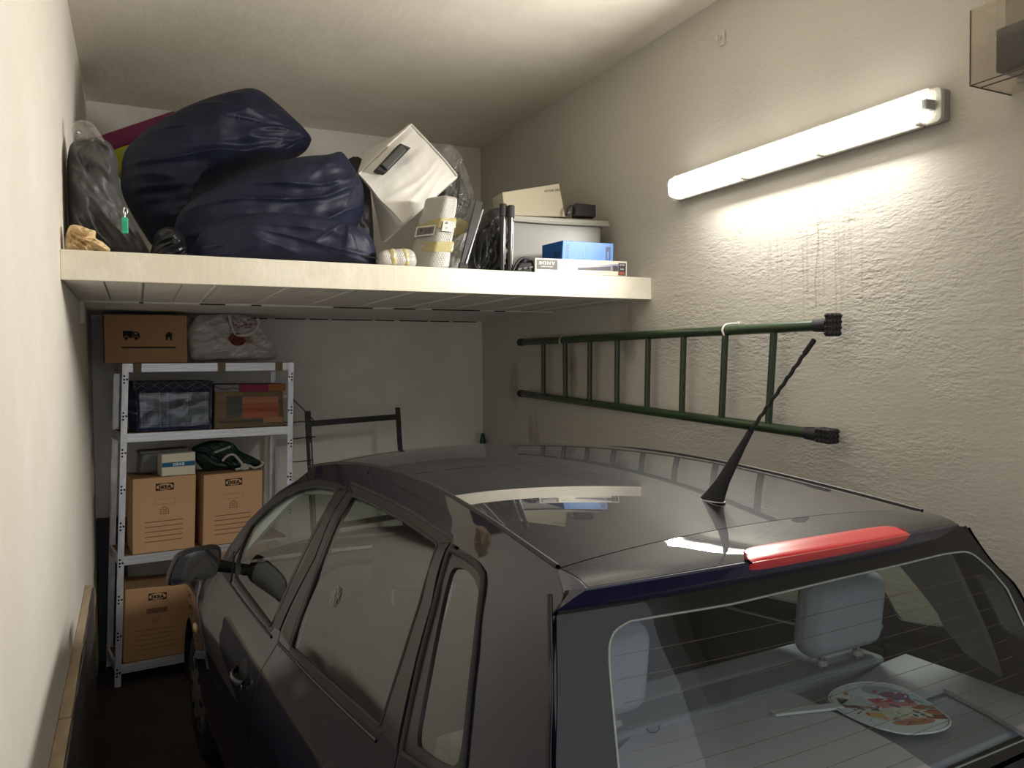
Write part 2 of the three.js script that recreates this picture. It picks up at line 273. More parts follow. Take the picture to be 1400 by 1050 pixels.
// ------------------------------------------------------------------ batten light, hook and meter on the right wall
{
  const z0 = -3.005, z1 = -1.64, zc = (z0 + z1) / 2, yc = 2.606, t = thing('batten_light', 'long lit fluorescent batten light mounted on the right wall above the ladder', 'lamp', [XR, yc, zc]);
  const sec = (hw, d0, d1, r, za, zb) => { const s = new THREE.Shape(); s.moveTo(-hw, d0); s.lineTo(-hw, d1 - r); s.quadraticCurveTo(-hw, d1, -hw + r, d1); s.lineTo(hw - r, d1); s.quadraticCurveTo(hw, d1, hw, d1 - r); s.lineTo(hw, d0); s.closePath(); const g = new THREE.ExtrudeGeometry(s, { depth: zb - za, bevelEnabled: true, bevelSize: 0.004, bevelThickness: 0.004, bevelSegments: 2, curveSegments: 6 }); g.applyMatrix4(new THREE.Matrix4().makeBasis(new THREE.Vector3(0, 1, 0), new THREE.Vector3(-1, 0, 0), new THREE.Vector3(0, 0, 1)).setPosition(XR, yc, za)); return g; };
  part('housing', sec(0.046, 0, 0.036, 0.006, z0 + 0.004, z1 - 0.004), M.greyPlastic, t);
  const plate = (hw, za, zb, r, d0, d1) => { const s = new THREE.Shape(); s.moveTo(za + r, -hw); s.lineTo(zb - r, -hw); s.quadraticCurveTo(zb, -hw, zb, -hw + r); s.lineTo(zb, hw - r); s.quadraticCurveTo(zb, hw, zb - r, hw); s.lineTo(za + r, hw); s.quadraticCurveTo(za, hw, za, hw - r); s.lineTo(za, -hw + r); s.quadraticCurveTo(za, -hw, za + r, -hw); const g = new THREE.ExtrudeGeometry(s, { depth: d1 - d0, bevelEnabled: true, bevelSize: 0.003, bevelThickness: 0.003, bevelSegments: 2, curveSegments: 8 }); g.applyMatrix4(new THREE.Matrix4().makeBasis(new THREE.Vector3(0, 0, 1), new THREE.Vector3(0, 1, 0), new THREE.Vector3(-1, 0, 0)).setPosition(XR - d0, yc, 0)); return g; };
  part('flange', plate(0.053, z0, z1, 0.02, 0.034, 0.044), M.whitePlastic, t);
  tag(part('diffuser', sec(0.04, 0.05, 0.094, 0.022, z0 + 0.04, z1 - 0.045), M.glow, t), 'white glowing diffuser');
  tag(part('clear_cover', block(XR - 0.102, XR - 0.046, yc - 0.0475, yc + 0.0475, z0 + 0.004, z1 - 0.004, 0.02, 4), phys({ color: lin(0.95, 0.95, 0.93), roughness: 0.12, transmission: 1, thickness: 0, ior: 1.45 }), t), 'clear ribbed cover');
  for (const z of [z0 + 0.028, z1 - 0.028]) part('lamp_holder', block(XR - 0.088, XR - 0.044, yc - 0.016, yc + 0.016, z - 0.01, z + 0.01, 0.004), M.greyPlastic, t);
  for (const z of [z0 + 0.05, z0 + 0.5, z0 + 0.9, z1 - 0.06]) for (const s of [-1, 1]) part('clip', block(XR - 0.075, XR - 0.03, yc + s * 0.05 - 0.006, yc + s * 0.05 + 0.006, z - 0.009, z + 0.009, 0.003), M.whitePlastic, t);
  for (const s of [-1, 1]) part('ridge', block(XR - 0.105, XR - 0.1, yc + s * 0.018 - 0.002, yc + s * 0.018 + 0.002, z1 - 0.052, z1 - 0.012, 0.001, 1), M.clear, t);
}
{
  const a = [2.345, 3.2137, -2.7021], t = thing('wall_hook', 'small white plastic hook on the right wall above the batten light', 'hook', a);
  part('plate', block(a[0] - 0.008, a[0] + 0.005, a[1] - 0.03, a[1] + 0.03, a[2] - 0.016, a[2] + 0.016, 0.004), M.whitePlastic, t);
  part('hook', tube([add(a, [-0.004, 0.006, 0]), add(a, [-0.022, -0.004, 0]), add(a, [-0.034, -0.016, 0]), add(a, [-0.032, -0.004, 0]), add(a, [-0.03, 0.008, 0])], 0.0055, 24, 8), M.whitePlastic, t);
}
{
  const x0 = 2.16, x1 = 2.349, y0 = 2.578, y1 = 2.79, zf = -1.448, zn = -1.06, t = thing('electric_meter', 'electric meter behind a clear smoky cover high on the right wall', 'meter', [XR, y0, zf]);
  const skin = []; const w = 0.003;
  skin.push(block(x0, x0 + w, y0, y1, zf, zn, 0.001, 1)); // front
  part('cover', merge([...skin, block(x0, x1, y0, y0 + w, zf, zn), block(x0, x1, y0, y1, zf, zf + w), block(x0, x1, y0, y1, zn - w, zn), block(x0 + 0.03, x1, y1, y1 + w, zf, zn), block(x0, x0 + 0.03, y1 - 0.001, y1 + w, zf, zn), block(x0 + 0.03, x0 + 0.033, y1, y1 + 0.09, zf + 0.02, zn), block(x0 + 0.03, x1, y1 + 0.088, y1 + 0.091, zf + 0.02, zn)]), M.smoky, t);
  for (const [p, q] of [[[x0, y0, zf], [x0, y1, zf]], [[x0, y0, zf], [x1, y0, zf]], [[x0, y0, zf], [x0, y0, zn]], [[x0 + 0.02, y0 - 0.008, zf + 0.02], [x0 + 0.02, y0 - 0.008, zn]]]) part('cover_edge', rod(p, q, 0.0022, 0.0022, 8), std({ color: lin(0.09, 0.08, 0.07), roughness: 0.3 }), t);
  part('base_plate', block(2.325, 2.349, y0 + 0.02, y1 + 0.06, -1.42, zn + 0.02, 0.004), M.greyPlastic, t);
  part('meter_body', block(2.205, 2.326, y0 + 0.028, y0 + 0.15, -1.405, zn + 0.03, 0.006), M.rubber, t);
  part('meter_head', block(2.225, 2.326, y0 + 0.13, y1 + 0.05, -1.4, zn + 0.03, 0.02, 4), M.greyPlastic, t);
  part('window_glass', block(2.192, 2.224, y0 + 0.115, y1 + 0.045, -1.405, zn + 0.03, 0.014, 4), M.clear, t);
  part('dial_plate', block(2.218, 2.222, y0 + 0.15, y1 + 0.02, -1.385, zn + 0.05), std({ color: lin(0.35, 0.32, 0.25), roughness: 0.6 }), t);
  part('terminal_cover', block(2.2, 2.326, y0 + 0.008, y0 + 0.03, -1.3, zn + 0.03, 0.005), M.black, t);
}

// ------------------------------------------------------------------ green ladder hung lengthwise on the right wall
{
  const T0 = [2.295, 1.9289, -4.5996], T1 = [2.285, 1.9266, -2.0744], B0 = [2.295, 1.5904, -4.605], B1 = [2.285, 1.5204, -2.1168], t = thing('ladder', 'green painted steel ladder with eight rungs hung lengthwise on the right wall', 'ladder', T0);
  part('rail', rod(T0, T1, 0.021, 0.021, 20), M.ladder, t); part('rail', rod(B0, B1, 0.021, 0.021, 20), M.ladder, t);
  const rungs = [[[2.293, 1.93, -4.2887], [2.293, 1.5871, -4.2932]], [[2.292, 1.929, -4.0158], [2.292, 1.5841, -4.0152]], [[2.291, 1.929, -3.7337], [2.291, 1.5782, -3.7407]], [[2.29, 1.9302, -3.4566], [2.29, 1.5744, -3.4623]], [[2.29, 1.9302, -3.1801], [2.29, 1.5646, -3.1938]], [[2.289, 1.929, -2.9015], [2.289, 1.5563, -2.9183]], [[2.288, 1.9295, -2.6173], [2.288, 1.5494, -2.6427]], [[2.287, 1.9298, -2.3329], [2.287, 1.5417, -2.3636]]];
  for (const [a, b] of rungs) part('rung', rod(a, b, 0.0145, 0.0145, 16), M.ladder, t);
  for (const [p, q] of [[T0, T1], [B0, B1]]) { const d = V(q).sub(V(p)).normalize().toArray(); part('end_cap', [rod(add(p, d, -0.022), add(p, d, 0.03), 0.024, 0.024, 18), new THREE.SphereGeometry(0.0238, 18, 10).translate(...add(p, d, -0.02))], M.rubber, t); }
  const foot = (p, q, wy, L, lean) => {
    const d = V(q).sub(V(p)).normalize().toArray(); const g = [rod(add(q, d, -0.05), add(q, d, 0.015), 0.0235, 0.027, 18)], c = add(q, d, 0.015), up = [0, 1, 0];
    const blk = rbox(0.05, wy, L, 0.006, 2); blk.rotateX(lean); blk.translate(c[0], c[1], c[2] + L / 2); g.push(blk);
    const f = part('rubber_foot', g, M.rubber, t);
    const studs = []; const rows = Math.max(2, Math.round(wy / 0.019)), cols = Math.max(2, Math.round(L / 0.019));
    for (let i = 0; i < rows; i++) for (let j = 0; j < cols; j++) { const s = rbox(0.008, 0.011, 0.011, 0.003, 1); s.translate(-0.027, -wy / 2 + (i + 0.5) * wy / rows, -L / 2 + (j + 0.5) * L / cols); s.rotateX(lean); s.translate(c[0], c[1], c[2] + L / 2); studs.push(s); }
    for (let i = 0; i < rows; i++) for (let j = 0; j < 3; j++) { const s = rbox(0.01, 0.011, 0.008, 0.003, 1); s.translate(-0.016 + j * 0.016, -wy / 2 + (i + 0.5) * wy / rows, L / 2 + 0.002); s.rotateX(lean); s.translate(c[0], c[1], c[2] + L / 2); studs.push(s); }
    for (const s of studs) sub2('stud', s, M.rubber, f, t);
  };
  foot(T0, T1, 0.085, 0.036, 0.04); foot(B0, B1, 0.055, 0.07, 0.03);
  for (const [a, label] of [[[2.295, 1.9232, -4.043], 'small white hook holding the ladder by its second rung'], [[2.288, 1.9276, -2.6081], 'small white hook holding the ladder by its seventh rung']]) {
    const h = thing('ladder_hook', label, 'hook', a, 'hooks holding the ladder');
    part('arm', tube([[XR, a[1] + 0.03, a[2]], [a[0] + 0.02, a[1] + 0.029, a[2]], [a[0] - 0.012, a[1] + 0.022, a[2]], [a[0] - 0.026, a[1] + 0.0, a[2]], [a[0] - 0.02, a[1] - 0.022, a[2] + 0.004]], 0.0045, 30, 8), M.whitePlastic, h);
    part('plug', rod([XR - 0.006, a[1] + 0.03, a[2]], [XR, a[1] + 0.03, a[2]], 0.009), M.whitePlastic, h);
  }
}

// ------------------------------------------------------------------ galvanised rack in the back left corner and what stands on it
const RP = (u, y, k = 0) => [lerp(lerp(-0.144, 0.825, u), lerp(-0.069, 0.878, u), y / 1.808) - 0.05 * k, y, -(4.83 + 0.07 * u) - 0.36 * k];
{
  const t = thing('metal_rack', 'galvanised metal shelving rack with four shelves in the back left corner', 'rack', [0.35, 0, -5.0]);
  const disc = new THREE.CylinderGeometry(0.0055, 0.0055, 0.0016, 12); disc.rotateX(Math.PI / 2);
  for (const [u, k] of [[0, 0], [1, 0], [0, 1], [1, 1]]) {
    const top = k ? 1.748 : 1.808, a = RP(u, 0, k), b = RP(u, top, k), s = u ? -1 : 1, f = k ? -1 : 1, W = 0.034, T = 0.0025;
    const along = (dx0, dx1, dz0, dz1) => hexa([[a[0] + dx0, a[1], a[2] + dz1], [a[0] + dx1, a[1], a[2] + dz1], [b[0] + dx1, b[1], b[2] + dz1], [b[0] + dx0, b[1], b[2] + dz1], [a[0] + dx0, a[1], a[2] + dz0], [a[0] + dx1, a[1], a[2] + dz0], [b[0] + dx1, b[1], b[2] + dz0], [b[0] + dx0, b[1], b[2] + dz0]], 0.0008, 1);
    const post = part('post', [along(Math.min(0, s * W), Math.max(0, s * W), f > 0 ? -T : 0, f > 0 ? 0 : T), along(Math.min(0, s * T), Math.max(0, s * T), Math.min(0, -f * W), Math.max(0, -f * W))], M.galv, t);
    if (!k) for (let y = 0.06; y < top; y += 0.205) for (const [dy, dx] of [[0, 0.012], [0.018, 0.012], [0.038, 0.012], [0.019, 0.027]]) { const c = RP(u, y + dy, 0); const g = disc.clone(); g.translate(c[0] + s * dx, c[1], c[2] + 0.0006); sub2('hole', g, M.hole, post, t); }
  }
  for (const y of [1.758, 1.366, 0.678, 0.07]) {
    const beam = (a, b, side) => bar(add(a, [0, 0.025, 0]), add(b, [0, 0.025, 0]), 0.05, 0.014, side);
    const yb = y, ins = 0.012;
    part('shelf_beam', beam(add(RP(0, yb), [ins, 0, -0.009]), add(RP(1, yb), [-ins, 0, -0.009]), [0, 1, 0]), M.galv, t);
    part('shelf_beam', beam(add(RP(0, yb, 1), [ins, 0, 0.009]), add(RP(1, yb, 1), [-ins, 0, 0.009]), [0, 1, 0]), M.galv, t);
    part('side_beam', beam(add(RP(0, yb), [0.012, 0, -0.02]), add(RP(0, yb, 1), [0.012, 0, 0.02]), [0, 1, 0]), M.galv, t);
    part('side_beam', beam(add(RP(1, yb), [-0.012, 0, -0.02]), add(RP(1, yb, 1), [-0.012, 0, 0.02]), [0, 1, 0]), M.galv, t);
    const q = (u, k) => RP(u, yb + 0.044, k), H = [0, 0.008, 0];
    const c = [add(q(0, 0), [0.016, 0, -0.018]), add(q(1, 0), [-0.016, 0, -0.018]), add(q(1, 1), [-0.016, 0, 0.018]), add(q(0, 1), [0.016, 0, 0.018])];
    part('shelf_board', hexa([c[0], c[1], add(c[1], H), add(c[0], H), c[3], c[2], add(c[2], H), add(c[3], H)], 0.001, 1), M.shelfBoard, t);
  }
  for (const u of [0.082, 0.555, 0.905]) { const a = RP(u, 1.757), s = 0.0225; part('tape_strip', hexa([add(a, [-s, 0, 0.003]), add(a, [s * 0.9, 0, 0.003]), add(a, [s, 0.054, 0.003]), add(a, [-s * 0.95, 0.054, 0.003]), add(a, [-s, 0, -0.0015]), add(a, [s * 0.9, 0, -0.0015]), add(a, [s, 0.054, -0.03]), add(a, [-s * 0.95, 0.054, -0.03])], 0.0005, 1), M.tape, t); }
}
const kraft = (x, w, h, c = '#c9a27c') => { x.fillStyle = c; x.fillRect(0, 0, w, h); for (let i = 0; i < 900; i++) { x.fillStyle = rnd() < 0.5 ? 'rgba(90,60,35,0.05)' : 'rgba(220,180,140,0.05)'; x.fillRect(rnd() * w, rnd() * h, 2 + rnd() * 14, 1 + rnd() * 2); } };
M.kraft = std({ map: (() => { const t = canvasTex(256, 256, (x, w, h) => kraft(x, w, h)); t.wrapS = t.wrapT = THREE.RepeatWrapping; t.repeat.set(3, 3); return t; })(), roughness: 0.85 });
M.kraftDark = std({ color: lin(0.26, 0.15, 0.075), roughness: 0.9 });
function furnishingBoxPrint(faded) {
  return canvasTex(512, 620, (x, w, h) => {
    kraft(x, w, h, faded ? '#bf966e' : '#caa27b');
    const ink = '#231812'; x.fillStyle = ink; x.fillRect(182, 44, 150, 62);
    x.fillStyle = '#caa27b'; x.beginPath(); x.ellipse(257, 75, 70, 27, 0, 0, 7); x.fill();
    x.fillStyle = ink; x.font = 'bold 40px sans-serif'; x.textAlign = 'center'; x.textBaseline = 'middle'; x.save(); x.translate(257, 77); x.scale(1.18, 1); x.fillText('IKEA', 0, 0); x.lineWidth = 3; x.strokeStyle = ink; x.strokeText('IKEA', 0, 0); x.restore();
    x.strokeStyle = 'rgba(110,70,40,0.8)'; x.lineWidth = 2; x.strokeRect(172, 178, 170, 44); if (faded) { x.fillStyle = 'rgba(70,45,25,0.45)'; x.fillRect(172, 178, 170, 44); }
    x.strokeStyle = ink; x.globalAlpha = faded ? 0.45 : 0.85; x.lineWidth = 4; x.beginPath(); x.moveTo(222, 306); x.lineTo(226, 272); x.quadraticCurveTo(236, 252, 246, 254); x.quadraticCurveTo(257, 232, 268, 254); x.quadraticCurveTo(280, 252, 288, 272); x.lineTo(292, 306); x.closePath(); x.stroke();
    x.lineWidth = 3; for (const y of [268, 280, 292]) { x.beginPath(); x.moveTo(238, y); x.lineTo(276, y); x.stroke(); }
    x.lineWidth = 5; for (let i = 0; i < 5; i++) { x.beginPath(); x.moveTo(95, 368 + i * 42); x.lineTo(412, 364 + i * 42); x.stroke(); }
    x.globalAlpha = 1;
  });
}
function carton(name, label, c, { group, print, top = true, mat = M.kraft, r = 0.004, handle = false } = {}) {
  const t = thing(name, label, 'box', c[0], group);
  part('carton', hexa(c, r, 2), mat, t);
  if (print) tag(part('printed_front', quad(face(c, 0.012, 0.988, 0.012, 0.988)), std({ map: print, roughness: 0.85 }), t), 'printed front of the box');
  if (top) {   // two top flaps meeting in the middle
    const T = [c[3], c[2], c[6], c[7]], up = [0, 0.004, 0];
    const flap = (k0, k1) => { const q = [mix(T[0], T[3], k0), mix(T[1], T[2], k0), mix(T[1], T[2], k1), mix(T[0], T[3], k1)]; return hexa([q[0], q[1], add(q[1], up), add(q[0], up), q[3], q[2], add(q[2], up), add(q[3], up)], 0.001, 1); };
    part('flap', flap(0.005, 0.495), M.kraftDark, t); part('flap', flap(0.505, 0.995), M.kraftDark, t);
  }
  return t;
}
const stand = (c, y) => { for (const k of [0, 1, 4, 5]) c[k][1] = y; return c; };
const deep = (c4, d) => [...c4, ...c4.map((p) => add(p, d))];
carton('cardboard_box', 'furniture-shop carton with black logo under the small white box, middle shelf of the rack', stand(deep([[-0.0383, 0.7291, -4.845], [0.2873, 0.7263, -4.862], [0.3028, 1.1595, -4.862], [-0.0301, 1.1561, -4.845]], [-0.03, 0, -0.28]), 0.7315), { group: 'logo cartons on the rack', print: furnishingBoxPrint(false) });
carton('cardboard_box', 'furniture-shop carton with black logo under the dark green bag, half hidden by the car', stand(deep([[0.3317, 0.7143, -4.875], [0.6693, 0.7068, -4.9], [0.6807, 1.1551, -4.9], [0.3452, 1.1485, -4.875]], [-0.04, 0, -0.27]), 0.7315), { group: 'logo cartons on the rack', print: furnishingBoxPrint(false) });
carton('cardboard_box', 'furniture-shop carton with faded print alone on the bottom shelf of the rack', stand(deep([[-0.0962, 0.1144, -4.848], [0.2288, 0.0872, -4.865], [0.2542, 0.5216, -4.865], [-0.0789, 0.5368, -4.848]], [-0.03, 0, -0.28]), 0.1235), { group: 'logo cartons on the rack', print: furnishingBoxPrint(true) });
carton('cardboard_box', 'brown moving box printed with a truck and a house on top of the rack', stand(deep([[-0.1503, 1.8217, -4.8], [0.2658, 1.8318, -4.83], [0.2682, 2.079, -4.83], [-0.1524, 2.0752, -4.8]], [-0.02, 0, -0.36]), 1.8125), {
  print: canvasTex(512, 280, (x, w, h) => {
    kraft(x, w, h, '#b08a66'); x.fillStyle = '#1c1a1e';
    x.fillRect(106, 92, 62, 42); x.beginPath(); x.moveTo(170, 96); x.lineTo(196, 96); x.lineTo(212, 114); x.lineTo(212, 136); x.lineTo(170, 136); x.fill();
    for (const cx of [126, 190]) { x.fillStyle = '#b08a66'; x.beginPath(); x.arc(cx, 136, 15, 0, 7); x.fill(); x.fillStyle = '#1c1a1e'; x.beginPath(); x.arc(cx, 136, 11, 0, 7); x.fill(); }
    x.fillStyle = '#b08a66'; x.fillRect(180, 102, 14, 12); x.fillStyle = '#1c1a1e';
    x.beginPath(); x.moveTo(370, 122); x.lineTo(398, 94); x.lineTo(412, 108); x.lineTo(412, 98); x.lineTo(418, 98); x.lineTo(418, 114); x.lineTo(426, 122); x.lineTo(418, 122); x.lineTo(418, 148); x.lineTo(404, 148); x.lineTo(404, 130); x.lineTo(392, 130); x.lineTo(392, 148); x.lineTo(378, 148); x.lineTo(378, 122); x.fill();
    x.fillRect(96, 188, 348, 9);
  })
});
{
  const c = deep([[0.12, 1.1633, -4.85], [0.2989, 1.1707, -4.86], [0.301, 1.2922, -4.86], [0.1223, 1.2867, -4.85]], [-0.02, 0, -0.1]); stand(c, [-0.0301, 1.1561, -4.845][1] + 0.007);
  carton('small_box', 'small white box with a blue band lying on the left logo carton', c, { top: false, mat: M.whitePlastic, r: 0.002, print: canvasTex(256, 160, (x, w, h) => { x.fillStyle = '#d9d2bf'; x.fillRect(0, 0, w, h); x.fillStyle = '#1f5f83'; x.fillRect(0, 62, w, 34); x.fillStyle = '#eef4f2'; x.font = 'bold 30px sans-serif'; x.textAlign = 'center'; x.textBaseline = 'middle'; x.save(); x.translate(128, 79); x.scale(1.15, 1); x.fillText('ORAB', 0, 0); x.restore(); }) });
}
{
  const t = thing('plastic_tub', 'dull grey translucent plastic tub behind the small white box', 'tub', [0.0035, 1.1479, -5]), c = stand(deep([[0.0034, 1.1414, -4.985], [0.2628, 1.1425, -5], [0.2696, 1.2951, -5], [0.0177, 1.2894, -4.985]], [-0.02, 0, -0.12]), [-0.0301, 1.1561, -4.845][1] + 0.007);
  part('tub', hexa(c, 0.02, 3), phys({ color: lin(0.17, 0.17, 0.165), roughness: 0.4, transmission: 0.1, thickness: 0 }), t);
  part('lid', hexa(deep([add(c[3], [-0.006, -0.012, 0.006]), add(c[2], [0.006, -0.012, 0.006]), add(c[2], [0.006, 0.008, 0.006]), add(c[3], [-0.006, 0.008, 0.006])], [-0.02, 0, -0.132]), 0.005, 2), std({ color: lin(0.11, 0.11, 0.11), roughness: 0.5 }), t);
}
{ // plaid box in its clear cover, collage box
  const plaid = canvasTex(512, 320, (x, w, h) => {
    x.fillStyle = '#2a3048'; x.fillRect(0, 0, w, h);
    for (const [p, s, c] of [[150, 8, 'rgba(150,160,185,0.55)'], [172, 26, 'rgba(60,70,100,0.6)'], [204, 6, 'rgba(160,170,190,0.5)'], [232, 34, 'rgba(90,96,120,0.5)'], [22, 8, 'rgba(120,130,160,0.4)'], [40, 20, 'rgba(70,80,110,0.5)'], [345, 3, 'rgba(150,160,185,0.5)'], [470, 8, 'rgba(120,130,160,0.4)']]) { x.fillStyle = c; x.fillRect(p, 0, s, h); }
    for (const [p, s, c] of [[60, 3, 'rgba(140,150,175,0.4)'], [150, 4, 'rgba(170,180,200,0.55)'], [262, 10, 'rgba(80,90,130,0.7)'], [284, 4, 'rgba(180,185,205,0.5)'], [300, 12, 'rgba(30,34,70,0.8)']]) { x.fillStyle = c; x.fillRect(0, p, w, s); }
  });
  const c = stand(deep([[-0.0066, 1.4217, -4.855], [0.3969, 1.4225, -4.885], [0.4057, 1.7003, -4.885], [-0.0123, 1.704, -4.855]], [-0.04, 0, -0.26]), 1.4195), t = thing('storage_box', 'dark blue plaid storage box with a clear front on the upper rack shelf', 'box', c[0]);
  part('body', hexa(c, 0.01, 3), std({ map: plaid, roughness: 0.9 }), t);
  part('plaid_front', quad(face(c, 0.03, 0.97, 0.02, 0.82), 0.002), std({ map: plaid, roughness: 0.9 }), t);
  const lidTex = canvasTex(256, 64, (x, w, h) => { x.fillStyle = '#181b28'; x.fillRect(0, 0, w, h); x.strokeStyle = 'rgba(150,158,180,0.5)'; for (let i = -4; i < 24; i++) { x.lineWidth = i % 3 ? 1.5 : 5; x.beginPath(); x.moveTo(i * 14, 64); x.lineTo(i * 14 + 40, 0); x.stroke(); x.beginPath(); x.moveTo(i * 14, 0); x.lineTo(i * 14 + 40, 64); x.stroke(); } });
  const l = face(c, -0.008, 1.008, 0.84, 1.01).map((p) => add(p, [0, 0, 0.008])), lid = deep(l, [-0.04, 0, -0.27]);
  part('lid', hexa(lid, 0.006, 2), std({ map: lidTex, roughness: 0.9 }), t);
  part('lid_front', quad(face(lid, 0.02, 0.98, 0.05, 0.95)), std({ map: lidTex, roughness: 0.9 }), t);
  const w = face(c, 0.05, 0.955, 0.07, 0.79).map((p) => add(p, [0, 0, 0.012]));
  const pane = hexa([...w, ...w.map((p) => add(p, [0, 0, -0.009]))], 0.004, 2, 14, (q, u, v, k) => [q[0], q[1], q[2] + (k < 0.5 ? 0.003 * noise(u * 7, v * 4) + 0.007 * Math.pow(Math.max(0, ridge(u * 2.2, v * 1.5)), 8) : 0)]);
  tag(part('clear_window', pane, M.clear, t), 'clear crinkled plastic window');
}
{
  const wood = canvasTex(512, 256, (x, w, h) => {
    const cols = [['#7d6a50', 0, 0, 512, 256], ['#8c7758', 0, 0, 200, 60], ['#57595c', 80, 30, 120, 150], ['#6e5f4a', 0, 180, 512, 76], ['#b0654c', 200, 40, 280, 150], ['#b97d63', 200, 40, 280, 44], ['#9c5440', 200, 120, 280, 30], ['#6b5a48', 480, 60, 32, 130], ['#4f4b48', 30, 205, 330, 18], ['#a5795c', 360, 190, 152, 40]];
    for (const [c, a, b, p, q] of cols) { x.fillStyle = c; x.fillRect(a, b, p, q); }
    for (let i = 0; i < 700; i++) { x.fillStyle = rnd() < 0.5 ? 'rgba(40,28,20,0.10)' : 'rgba(225,205,180,0.08)'; x.fillRect(rnd() * w, rnd() * h, 20 + rnd() * 80, 1.5); }
    x.fillStyle = '#1a1512'; x.fillRect(180, 128, 5, 16); x.fillRect(330, 128, 5, 16);
  });
  const lidTex = canvasTex(256, 48, (x, w, h) => { for (const [c, a, b] of [['#7c7e88', 0, 85], ['#8c2f52', 85, 108], ['#a4673f', 193, 63]]) { x.fillStyle = c; x.fillRect(a, 0, b, h); } x.strokeStyle = '#4a3430'; x.lineWidth = 5; x.beginPath(); x.moveTo(0, 10); x.quadraticCurveTo(30, 44, 60, 22); x.lineTo(84, 30); x.stroke(); x.strokeStyle = '#c8a060'; x.lineWidth = 3; x.beginPath(); x.moveTo(30, 4); x.lineTo(60, 20); x.stroke(); });
  const c = stand(deep([[0.409, 1.4198, -4.885], [0.8111, 1.4276, -4.905], [0.8077, 1.6346, -4.905], [0.4167, 1.6376, -4.885]], [-0.04, 0, -0.26]), 1.4195), t = thing('storage_box', 'storage box printed with orange and grey timber on the upper rack shelf', 'box', c[0]);
  part('body', hexa(c, 0.004, 2), std({ map: wood, roughness: 0.85 }), t);
  part('printed_front', quad(face(c, 0.01, 0.99, 0.01, 0.99)), std({ map: wood, roughness: 0.85 }), t);
  const lid = deep(face(c, -0.012, 1.045, 0.985, 1.2).map((p) => add(p, [0, 0, 0.008])), [-0.04, 0, -0.272]);
  const L = part('lid', hexa(lid, 0.004, 2), std({ color: lin(0.13, 0.07, 0.07), roughness: 0.8 }), t);
  sub2('printed_rim', quad(face(lid, 0.01, 0.99, 0.04, 0.96)), std({ map: lidTex, roughness: 0.8 }), L, t);
  const k = [0.8186, 1.5987, -4.895]; tag(part('clip', block(k[0] - 0.011, k[0] + 0.011, k[1] - 0.009, k[1] + 0.009, k[2] - 0.015, k[2] + 0.008, 0.004), M.whitePlastic, t), 'small white clip at the corner');
}
{ // white carrier bag and green bag
  const o = [[0.2745, 1.921, -4.96], [0.2719, 1.9984, -4.96], [0.3007, 2.0461, -4.96], [0.3416, 2.0943, -4.96], [0.3983, 2.091, -4.96], [0.4557, 2.1009, -4.96], [0.5807, 2.1034, -4.96], [0.6439, 2.0825, -4.96], [0.6776, 2.0519, -4.96], [0.7245, 2.0212, -4.96], [0.7667, 1.9407, -4.96], [0.7782, 1.837, -4.96], [0.6611, 1.8241, -4.96], [0.4511, 1.8252, -4.96], [0.2968, 1.8304, -4.96]].map((p) => [p[0], Math.max(p[1], 1.813), p[2]]), t = thing('carrier_bag', 'white plastic carrier bag with red print knotted on top of the rack', 'bag', o[0]);
  const x0 = Math.min(...o.map((p) => p[0])), x1 = Math.max(...o.map((p) => p[0])), y0 = Math.min(...o.map((p) => p[1])), y1 = Math.max(...o.map((p) => p[1]));
  const tex = canvasTex(256, 128, (x, w, h) => { x.fillStyle = '#dedada'; x.fillRect(0, 0, w, h); x.fillStyle = 'rgba(120,40,28,0.85)'; x.beginPath(); x.ellipse(136, 72, 24, 17, 0.2, 0, 7); x.fill(); x.fillStyle = 'rgba(130,70,40,0.45)'; x.beginPath(); x.ellipse(160, 73, 24, 10, 0.1, 0, 7); x.fill(); x.fillStyle = 'rgba(110,35,40,0.6)'; for (let i = 0; i < 26; i++) x.fillRect(104 + rnd() * 96, 6 + rnd() * 36, 4 + rnd() * 10, 2 + rnd() * 3); });
  tex.repeat.set(1 / (x1 - x0), 1 / (y1 - y0)); tex.offset.set(-x0 / (x1 - x0), -y0 / (y1 - y0));
  const knot = [0.5366, 1.9748, -4.96];
  part('bag', sack(o, 0.11, 0.12, { fold: sum(folds(24, 0.05, 0.034, 4), folds(-38, 0.06, 0.03, 4, 3), fan(knot[0], knot[1], 8, 0.03, 0.14), lumps(0.07, 0.012)), around: 150, rings: 44 }), phys({ map: tex, roughness: 0.4, transmission: 0.18, thickness: 0, clearcoat: 0.2 }), t);
  const strip = (pts, w) => { const g = tube(pts, w, 60, 8); g.scale(1, 1, 1); return g; };
  part('handle', strip([[0.4996, 2.0864, -4.845], [0.509, 2.0394, -4.845], [0.5205, 1.9965, -4.845], [0.5365, 1.9752, -4.845], [0.5775, 1.969, -4.845], [0.6233, 1.9824, -4.845], [0.6529, 2.0067, -4.845], [0.6661, 2.0461, -4.845], [0.6581, 2.0721, -4.845]], 0.0085), phys({ color: lin(0.6, 0.58, 0.57), roughness: 0.45 }), t);
}
